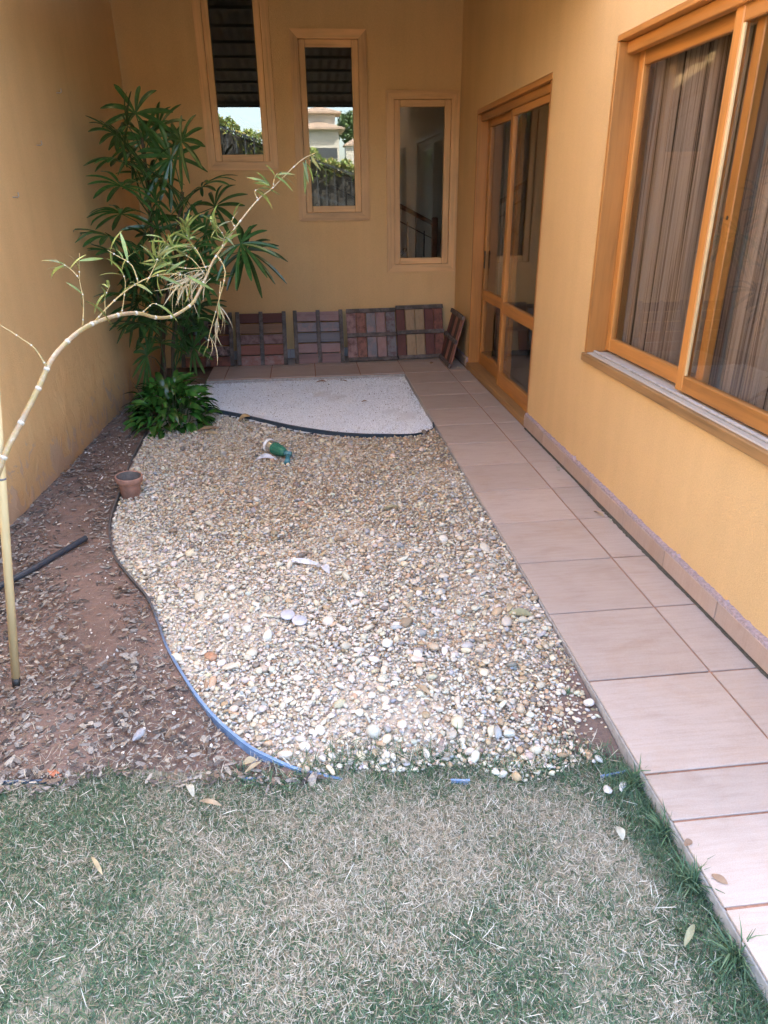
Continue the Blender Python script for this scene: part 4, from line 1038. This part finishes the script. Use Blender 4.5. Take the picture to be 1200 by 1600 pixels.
for h in HUBS:
    h = Vector(h); best = None
    for s_ in STEMS:
        if s_[-1][2] > h.z - .30 or s_ is STEMS[0]:
            q = stem_at(s_, h.z - .22); d_ = (q - h).length
            if best is None or d_ < best[0]: best = (d_, q)
    q = best[1]; out = (h - q); out.z *= .35; d = (out.normalized() + Vector((random.gauss(0, .25), random.gauss(-.25, .2), .25 + random.gauss(0, .2)))).normalized()
    if h.z > 2.1: d = (d + Vector((0, 0, .8))).normalized()
    if h.x > -.6: d = (d + Vector((.2, 0, -.7))).normalized()
    n = Vector((random.gauss(0, .22), -.75 + random.gauss(0, .15), .65 + random.gauss(0, .2))); n = (n - d * n.dot(d)).normalized(); side = n.cross(d)
    mb = MB(); mid_ = (q + h) / 2 + Vector((0, 0, .05))
    mb.tube([clampv(q), clampv(mid_), clampv(h)], [.006, .0045, .0035], 5)
    nl = random.randint(9, 12); spread = R_(random.uniform(215, 285)); L = random.uniform(.27, .35); sc_ = 1.0 if h.z > .8 else .85
    for k in range(nl):
        a = -spread / 2 + spread * (k + random.uniform(-.25, .25)) / (nl - 1)
        u = (d * math.cos(a) + side * math.sin(a)).normalized(); l = L * sc_ * (.78 + .22 * math.cos(a / 2)) * random.uniform(.88, 1.1)
        wv = u.cross(n).normalized(); droop = random.uniform(.15, .42); lift = random.uniform(.0, .10); wm = random.uniform(.0145, .0205)
        vs, fs = [], []
        for i in range(8):
            t = i / 7; ww = wm * min(1, .18 + 2.3 * t) * (1 - .75 * max(0, (t - .80) / .20) ** 1.5)
            p = h + u * l * t + n * lift * l * math.sin(t * 2.6) + Vector((0, 0, -1)) * droop * l * t * t
            vs += [clampv(p + wv * ww), clampv(p - n * ww * .45), clampv(p - wv * ww)]
            if i: o = 3 * (i - 1); fs += [(o, o + 3, o + 4, o + 1), (o + 1, o + 4, o + 5, o + 2)]
        mb.add(vs, fs)
    mb.build('fan_leaf', m_frond, palm, smooth=False)

# ------------------------------------------------------------------ leafy shrub in front of the palm
def leaf_mesh(name, mat, *a, **k):
    vs, fs = leaf_geo(*a, **k); me = bpy.data.meshes.new(name); me.from_pydata(vs, [], fs); me.materials.append(mat)
    me.polygons.foreach_set('use_smooth', [True] * len(me.polygons)); return me
SB = Vector((-1.14, 5.66, -.06))
shrub = empty('leafy_shrub', SB, 'low glossy green shrub at the foot of the palm beside the white pebbles', 'shrub')
lm = [leaf_mesh('leaf', m_shrub, .17, .027, .3, .16, .20), leaf_mesh('leaf', m_shrub, .15, .024, .35, .12, .35), leaf_mesh('leaf', m_shrub, .20, .030, .25, .20, .15)]
m_yel = leafmat('yellow_leaf', (.45, .36, .05)); lmy = leaf_mesh('leaf', m_yel, .08, .018, .3, .16, .20)
stm = MB()
for k in range(26):
    a = random.uniform(0, 6.28); r = random.uniform(.02, .22); b = SB + Vector((r * math.cos(a), r * math.sin(a) * .9, 0)); tp = b + Vector((r * math.cos(a) * .8, r * math.sin(a) * .8, random.uniform(.14, .32)))
    stm.tube([b, b.lerp(tp, .5) + Vector((0, 0, .03)), tp], [.005, .004, .003], 5)
stm.build('stem', plain('shrub_stem', (.05, .08, .03), .7), shrub)
for k in range(300):
    a = random.uniform(0, 2 * math.pi); el = math.asin(random.uniform(-.05, 1)); rr = random.uniform(.35, 1) ** .6
    p = Vector((.29 * rr * math.cos(a) * math.cos(el), .34 * rr * math.sin(a) * math.cos(el), .02 + .33 * rr * math.sin(el)))
    o = bpy.data.objects.new('leaf', random.choice(lm) if k != 40 else lmy); COL.objects.link(o); o.parent = shrub
    yaw = math.atan2(p.y, p.x) + random.gauss(0, .55); pitch = -(el * .75 + random.gauss(-.05, .3)) * (1 - .3 * rr)
    o.location = p; o.rotation_euler = (random.gauss(0, .35), pitch + .15, yaw); s_ = random.uniform(.65, 1.1); o.scale = (s_, s_, s_)
    wx = SB.x + p.x + math.cos(yaw) * .16 * s_
    if wx < xl(SB.y + p.y) + .03: o.location.x += xl(SB.y + p.y) + .05 - wx

# ------------------------------------------------------------------ arching bamboo cane
def smooth_path(P, sub=4):
    P = [Vector(p) for p in P]; Q = []
    for i in range(len(P) - 1):
        a, b, c, d = P[max(i - 1, 0)], P[i], P[i + 1], P[min(i + 2, len(P) - 1)]
        for k in range(sub):
            t = k / sub; Q.append(.5 * ((2 * b) + (c - a) * t + (2 * a - 5 * b + 4 * c - d) * t * t + (3 * b - 3 * c + d - a) * t ** 3))
    Q.append(P[-1]); return Q
CULM = [(-1.34,2.02,-.06), (-1.20,2.08,.35), (-1.085,2.15,.66), (-0.991,2.215,0.868), (-0.942,2.283,0.960), (-0.890,2.350,1.055), (-0.854,2.395,1.126), (-0.818,2.448,1.172), (-0.769,2.522,1.212), (-0.721,2.597,1.229), (-0.666,2.680,1.236), (-0.620,2.748,1.227), (-0.579,2.808,1.202), (-0.532,2.868,1.195), (-0.486,2.920,1.213), (-0.451,2.958,1.239), (-0.418,2.988,1.294), (-0.393,3.010,1.336), (-0.367,3.033,1.385), (-0.303,3.036,1.461), (-0.267,3.060,1.509), (-0.173,3.126,1.609), (-0.110,3.171,1.654), (0.006,3.249,1.753), (0.070,3.292,1.783)]
BR = [[(-0.767,2.522,1.221), (-0.748,2.522,1.305), (-0.749,2.522,1.367), (-0.734,2.522,1.457)], [(-0.745,2.510,1.378), (-0.768,2.510,1.409), (-0.812,2.510,1.440)],
 [(-0.734,2.575,1.233), (-0.683,2.575,1.279), (-0.610,2.575,1.333), (-0.529,2.575,1.371), (-0.452,2.575,1.380), (-0.389,2.575,1.370)], [(-0.669,2.675,1.239), (-0.655,2.675,1.283), (-0.638,2.675,1.349), (-0.649,2.675,1.392)],
 [(-0.708,2.613,1.249), (-0.701,2.613,1.303), (-0.676,2.613,1.345)], [(-0.860,2.380,1.114), (-0.885,2.380,1.176), (-0.918,2.380,1.208), (-0.976,2.380,1.254), (-1.10,2.38,1.33)], [(-0.398,3.005,1.329), (-0.445,3.005,1.396), (-0.503,3.005,1.433), (-0.548,3.005,1.469)],
 [(-0.392,3.010,1.345), (-0.418,3.010,1.419), (-0.450,3.010,1.467), (-0.456,3.010,1.514)], [(-0.375,3.025,1.368), (-0.453,3.025,1.358), (-0.527,3.025,1.371), (-0.574,3.025,1.397)], [(-0.367,3.033,1.385), (-0.332,3.033,1.428), (-0.314,3.033,1.475), (-0.339,3.033,1.518)],
 [(-0.344,3.007,1.405), (-0.320,3.007,1.344), (-0.358,3.007,1.233), (-0.408,3.007,1.105), (-0.426,3.007,1.039)], [(-0.343,3.017,1.307), (-0.372,3.017,1.155), (-0.365,3.017,1.102)], [(-0.615,2.755,1.228), (-0.588,2.755,1.248), (-0.568,2.755,1.261), (-0.541,2.755,1.251)],
 [(-0.267,3.060,1.509), (-0.280,3.060,1.533), (-0.251,3.060,1.568)], [(-0.173,3.126,1.609), (-0.184,3.126,1.638), (-0.167,3.126,1.649)], [(-0.110,3.171,1.654), (-0.099,3.171,1.696), (-0.072,3.171,1.708)], [(-0.303,3.036,1.461), (-0.339,3.036,1.480), (-0.358,3.036,1.535)],
 [(-0.572,2.575,1.351), (-0.584,2.575,1.41), (-0.625,2.575,1.44), (-0.656,2.575,1.46)], [(-0.544,2.575,1.354), (-0.506,2.575,1.411), (-0.486,2.575,1.456)]]
NLEAF = [5, 5, 13, 3, 4, 0, 22, 20, 17, 11, 4, 0, 1, 1, 3, 6, 7, 4, 13]
bam = empty('bamboo', CULM[0], 'bent yellow bamboo cane with sparse leaves arching over the soil bed', 'bamboo')
m_culm, n_, l_, b_ = nmat('bamboo_cane')
v_ = coords(n_, l_, space='World'); g1 = noise(n_, l_, v_, 14, 5, .65); g2 = noise(n_, l_, v_, 45, 5, .7)
c_ = ramp(n_, l_, g1, [(.30, (.22, .20, .09)), (.46, (.34, .27, .12)), (.6, (.33, .23, .14)), (.72, (.33, .30, .22))]); c_ = mix(n_, l_, ramp(n_, l_, g2, [(.5, (0, 0, 0)), (.66, (.6, .6, .6))]), c_, (.48, .45, .38))
l_.new(c_, b_.inputs['Base Color']); b_.inputs['Roughness'].default_value = .42
cp = smooth_path(CULM, 4); N_ = len(cp)
def crad(t): return float(np.interp(t, [0, .12, .30, .55, .70, .80, .9, 1], [.0112, .0100, .0080, .0062, .0052, .0037, .0027, .0015]))
MB().tube(cp, [crad(i / (N_ - 1)) for i in range(N_)], 12).build('culm', m_culm, bam, smooth=True)
m_ring = plain('node_white', (.50, .475, .42), .7, .3, 120)
acc = 0; nxt = .09
for i in range(1, N_ - 4):
    acc += (cp[i] - cp[i - 1]).length
    if acc > nxt:
        acc = 0; nxt = random.uniform(.055, .115); r = crad(i / (N_ - 1)); T = (cp[i + 1] - cp[i - 1]).normalized()
        MB().tube([cp[i] - T * .008, cp[i] - T * .003, cp[i], cp[i] + T * .004], [r * 1.02, r * 1.10, r * 1.22, r * 1.03], 12).build('node_ring', m_ring, bam, smooth=True)
m_twig = plain('bamboo_twig', (.42, .33, .16), .6, .35, 50)
bl_ = [leaf_mesh('leaf', m_bleaf, .090, .0056, .2, .06, .30), leaf_mesh('leaf', m_bleaf, .085, .0055, .2, .05, .15), leaf_mesh('leaf', m_bleaf, .115, .0070, .15, .05, .45)]
dl_ = [leaf_mesh('dry_leaf', m_dleaf, .11, .0024, .5, .05, .5), leaf_mesh('dry_leaf', m_dleaf, .08, .0021, .6, .02, .3)]
def put_leaf(p, d, mesh, s_, roll):
    o = bpy.data.objects.new('leaf', mesh); COL.objects.link(o); o.parent = bam; o.location = Vector(p) - WLOC[bam]
    d = Vector(d).normalized(); q = d.to_track_quat('X', 'Z'); o.rotation_mode = 'QUATERNION'
    from mathutils import Quaternion
    o.rotation_quaternion = q @ Quaternion((1, 0, 0), roll); o.scale = (s_, s_, s_)
for b, nlf in zip(BR, NLEAF):
    pth = smooth_path(b, 3); M_ = len(pth); r0 = .0024 if len(b) < 5 else .0032
    MB().tube(pth, [r0 * (1 - .7 * i / (M_ - 1)) for i in range(M_)], 6).build('branch', m_twig, bam, smooth=True)
    for i in range(1, M_ - 1, 3):
        T = (pth[i + 1] - pth[i - 1]).normalized(); MB().tube([pth[i] - T * .002, pth[i] + T * .002], [r0 * 1.3, r0 * 1.15], 6).build('node_ring', m_ring, bam)
    for k in range(nlf):
        t = .35 + .65 * random.random() ** .7; i = min(M_ - 2, int(t * (M_ - 1))); T = (pth[i + 1] - pth[i]).normalized()
        d = T * .7 + Vector((random.gauss(0, .6), random.gauss(-.1, .5), random.gauss(-.05, .45)))
        put_leaf(pth[i], d, random.choice(bl_), random.uniform(.6, 1.05), random.gauss(0, .8))
for k in range(42):                       # dried grey leaves hanging from the cane
    p = Vector((-.40, 3.0, 1.335)) + Vector((random.uniform(-.10, .02), random.uniform(-.02, .02), random.uniform(-.015, .02)))
    put_leaf(p, (random.gauss(-.75, .5), random.gauss(-.1, .3), random.gauss(-.75, .4)), random.choice(dl_), random.uniform(.7, 1.5), random.gauss(0, 1))
for p, nd in (((-.365, 3.007, 1.22), 5), ((-.375, 3.017, 1.16), 6), ((-.655, 2.57, 1.46), 0), ((-.41, 3.0, 1.09), 3)):
    for k in range(nd): put_leaf(p, (random.gauss(.15, .35), random.gauss(0, .2), -1 if p[2] < 1.4 else .3), random.choice(dl_), random.uniform(.8, 1.3), random.gauss(0, 1))
for k in range(9): put_leaf((.066 - .006 * k, 3.288 - .004 * k, 1.782 - .004 * k), (random.gauss(.1, .7), random.gauss(-.2, .4), random.gauss(-.4, .5)), random.choice(bl_), random.uniform(.7, 1.1), random.gauss(0, .8))
for k in range(6): put_leaf((-.12, 3.165, 1.66), (random.gauss(-.6, .5), random.gauss(-.1, .3), random.gauss(.4, .4)), random.choice(bl_), random.uniform(.7, 1.0), random.gauss(0, .8))

# ------------------------------------------------------------------ behind the photographer: what the tall windows mirror
def fz(x): return 2.75 - .33 * x
m_iron = plain('fence_iron', (.03, .035, .04), .5, .2, 30)
fence = empty('iron_fence', (0, -5, 0), 'dark iron bar fence below the creeper, mirrored in the middle window', 'fence')
x = -5.0
while x < 4.0:
    MB().box((x - .011, -5.011, -.08), (x + .011, -4.989, max(.9, fz(x) - .02)), .002).build('bar', m_iron, fence); x += .228
for dz in (.10, .95):
    MB().add([(-5, -5.02, fz(-5) - dz), (4, -5.02, fz(4) - dz), (4, -4.98, fz(4) - dz), (-5, -4.98, fz(-5) - dz), (-5, -5.02, fz(-5) - dz + .04), (4, -5.02, fz(4) - dz + .04), (4, -4.98, fz(4) - dz + .04), (-5, -4.98, fz(-5) - dz + .04)],
             [(0, 3, 2, 1), (4, 5, 6, 7), (0, 1, 5, 4), (2, 3, 7, 6), (1, 2, 6, 5), (3, 0, 4, 7)]).build('rail', m_iron, fence)
hedge = empty('creeper_hedge', (0, -5.25, 0), 'leafy creeper hanging over the dark fence, mirrored in the tall windows', 'hedge')
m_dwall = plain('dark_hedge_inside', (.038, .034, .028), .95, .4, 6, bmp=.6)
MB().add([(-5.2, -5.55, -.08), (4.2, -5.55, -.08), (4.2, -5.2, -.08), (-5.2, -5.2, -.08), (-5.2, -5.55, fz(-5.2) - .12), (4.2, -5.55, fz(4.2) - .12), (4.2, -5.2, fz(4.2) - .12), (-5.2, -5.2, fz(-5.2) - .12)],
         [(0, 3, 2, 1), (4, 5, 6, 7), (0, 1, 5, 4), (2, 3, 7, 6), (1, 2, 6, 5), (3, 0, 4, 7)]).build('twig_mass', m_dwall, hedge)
n_ = 9000; X = rng.uniform(-5.1, 4.1, n_); dep = rng.uniform(size=n_) ** 1.6
Y = -5.35 + rng.normal(0, .16, n_) + .12 * (dep < .3); Z = fz(X) + .10 + .07 * np.sin(X * 6) + .05 * np.sin(X * 15 + 1) - dep * .5 * (1 + .4 * np.sin(X * 4)) + rng.normal(0, .03, n_)
lv, lf = leaf_geo(1, .42, .2, .1, .1, nseg=2); lv = np.array(lv) - np.array([.5, 0, 0]); lf = np.array(lf)
V, F, C = scatter([(lv, lf)], np.stack([X, Y, Z], 1), rng.uniform(.05, .10, (n_, 1)) * np.ones((1, 3)), .9, np.array([(.14, .20, .04), (.20, .24, .05), (.08, .13, .03), (.30, .25, .08)])[rng.integers(0, 4, n_)])
np_mesh('foliage', V - np.array([0, -5.25, 0]), F, attr_mat('creeper', .45, .2, 30, bmp=0, trans=.25), C, parent=hedge, kind='stuff')

m_hill = earth_mat('hillside_grass', (.085, .105, .055), (.11, .13, .07), (.14, .15, .09), .25)
xs = np.linspace(-160, 160, 120); ys = np.linspace(-9, -220, 90); Xh, Yh = np.meshgrid(xs, ys); dd = -Yh
Zh = np.interp(dd, [9, 14, 34, 60, 120, 150, 220], [-.1, .4, 3.0, 3.6, 4.5, 5, 3]) + np.clip((dd - 70) / 80, 0, 1) * np.interp(Xh, [-160, -40, -12, 8, 30, 160], [14, 11, 7, 0, -2, 6]) + .15 * np.sin(Xh * .31) * np.sin(Yh * .23) * np.clip((dd - 9) / 10, 0, 1)
i = np.arange(Xh.size).reshape(Xh.shape); F = np.stack([i[:-1, :-1], i[1:, :-1], i[1:, 1:], i[:-1, 1:]], -1).reshape(-1, 4)
np_mesh('hill', np.stack([Xh.ravel(), Yh.ravel(), Zh.ravel()], 1), F, m_hill, smooth=True, kind='structure')

m_cream = plain('cream_render', (.42, .39, .33), .9, .08, 3, bmp=0); m_rt = plain('clay_roof', (.34, .25, .18), .85, .25, 3); m_dg = plain('dark_glass', (.05, .055, .06), .15, .1, 5)
def hip(mb, x0, x1, y0, y1, z0, z1):
    cx, cy = (x0 + x1) / 2, (y0 + y1) / 2; n = 22
    vs = [(x0, y0, z0), (x1, y0, z0), (x1, y1, z0), (x0, y1, z0), (cx, cy, z1), (x0, y0, z0 - .08), (x1, y0, z0 - .08), (x1, y1, z0 - .08), (x0, y1, z0 - .08)]
    mb.add(vs, [(0, 1, 4), (1, 2, 4), (2, 3, 4), (3, 0, 4), (5, 8, 7, 6), (0, 5, 6, 1), (1, 6, 7, 2), (2, 7, 8, 3), (3, 8, 5, 0)])
    for k in range(n):                    # tile ridges on the side that faces the courtyard
        x = x0 + (x1 - x0) * (k + .5) / n; t = 1 - abs(x - cx) / ((x1 - x0) / 2)
        mb.tube([(x, y1 + .01, z0 + .01), (x, y1 + (cy - y1) * t, z0 + (z1 - z0) * t + .01)], .03, 5)
    return mb
nh = empty('neighbour_house', (1.4, -36, 3.0), 'cream two-tier house with clay tile roofs, mirrored in the middle window', 'house')
MB().box((.15, -38, 2.2), (2.62, -34.5, 5.66)).build('wall', m_cream, nh); hip(MB(), -.25, 3.02, -38.4, -34.1, 5.66, 6.2).build('roof', m_rt, nh)
MB().box((.5, -37.7, 5.9), (2.5, -36.0, 6.68)).build('upper_wall', m_cream, nh); hip(MB(), .1, 2.9, -38.1, -35.6, 6.68, 7.12).build('upper_roof', m_rt, nh)
for a, b, c, d in ((1.25, 2.5, 3.97, 4.56), (.62, .93, 4.1, 4.5)):
    f_ = MB().box((a - .05, -34.52, c - .05), (b + .05, -34.46, d + .05)).build('window', m_cream, nh); MB().box((a, -34.47, c), (b, -34.44, d)).build('pane', m_dg, f_)
fh = empty('distant_house', (5.3, -60, 5), 'small far house with an orange roof, mirrored at the edge of the middle window', 'house')
MB().box((4.6, -62, 4.5), (6.2, -60, 6.3)).build('wall', m_cream, fh); hip(MB(), 4.4, 6.4, -62.2, -59.8, 6.3, 6.9).build('roof', m_rt, fh)
tr = empty('round_tree', (5.6, -68, 5), 'small tree beside the far house, mirrored in the middle window', 'tree')
MB().tube([(5.6, -68, 4.6), (5.65, -68, 6.3), (5.6, -68, 8)], [.18, .14, .06], 7).build('trunk', m_stem, tr)
n_ = 1500; P = rng.normal(size=(n_, 3)); P /= np.linalg.norm(P, axis=1)[:, None]; P *= (rng.uniform(.3, 1, n_) ** .5)[:, None]
P = P * np.array([1.5, 1.4, 1.5]) + np.array([5.6, -68, 8.4]) + .25 * np.sin(P[:, [1, 2, 0]] * 9)
V, F, C = scatter([(lv, lf)], P, rng.uniform(.2, .36, (n_, 1)) * np.ones((1, 3)), 1.2, np.array([(.06, .11, .03), (.04, .075, .02), (.09, .14, .04)])[rng.integers(0, 3, n_)])
np_mesh('crown', V - np.array([5.6, -68, 5]), F, bpy.data.materials['creeper'], C, parent=tr, kind='stuff')
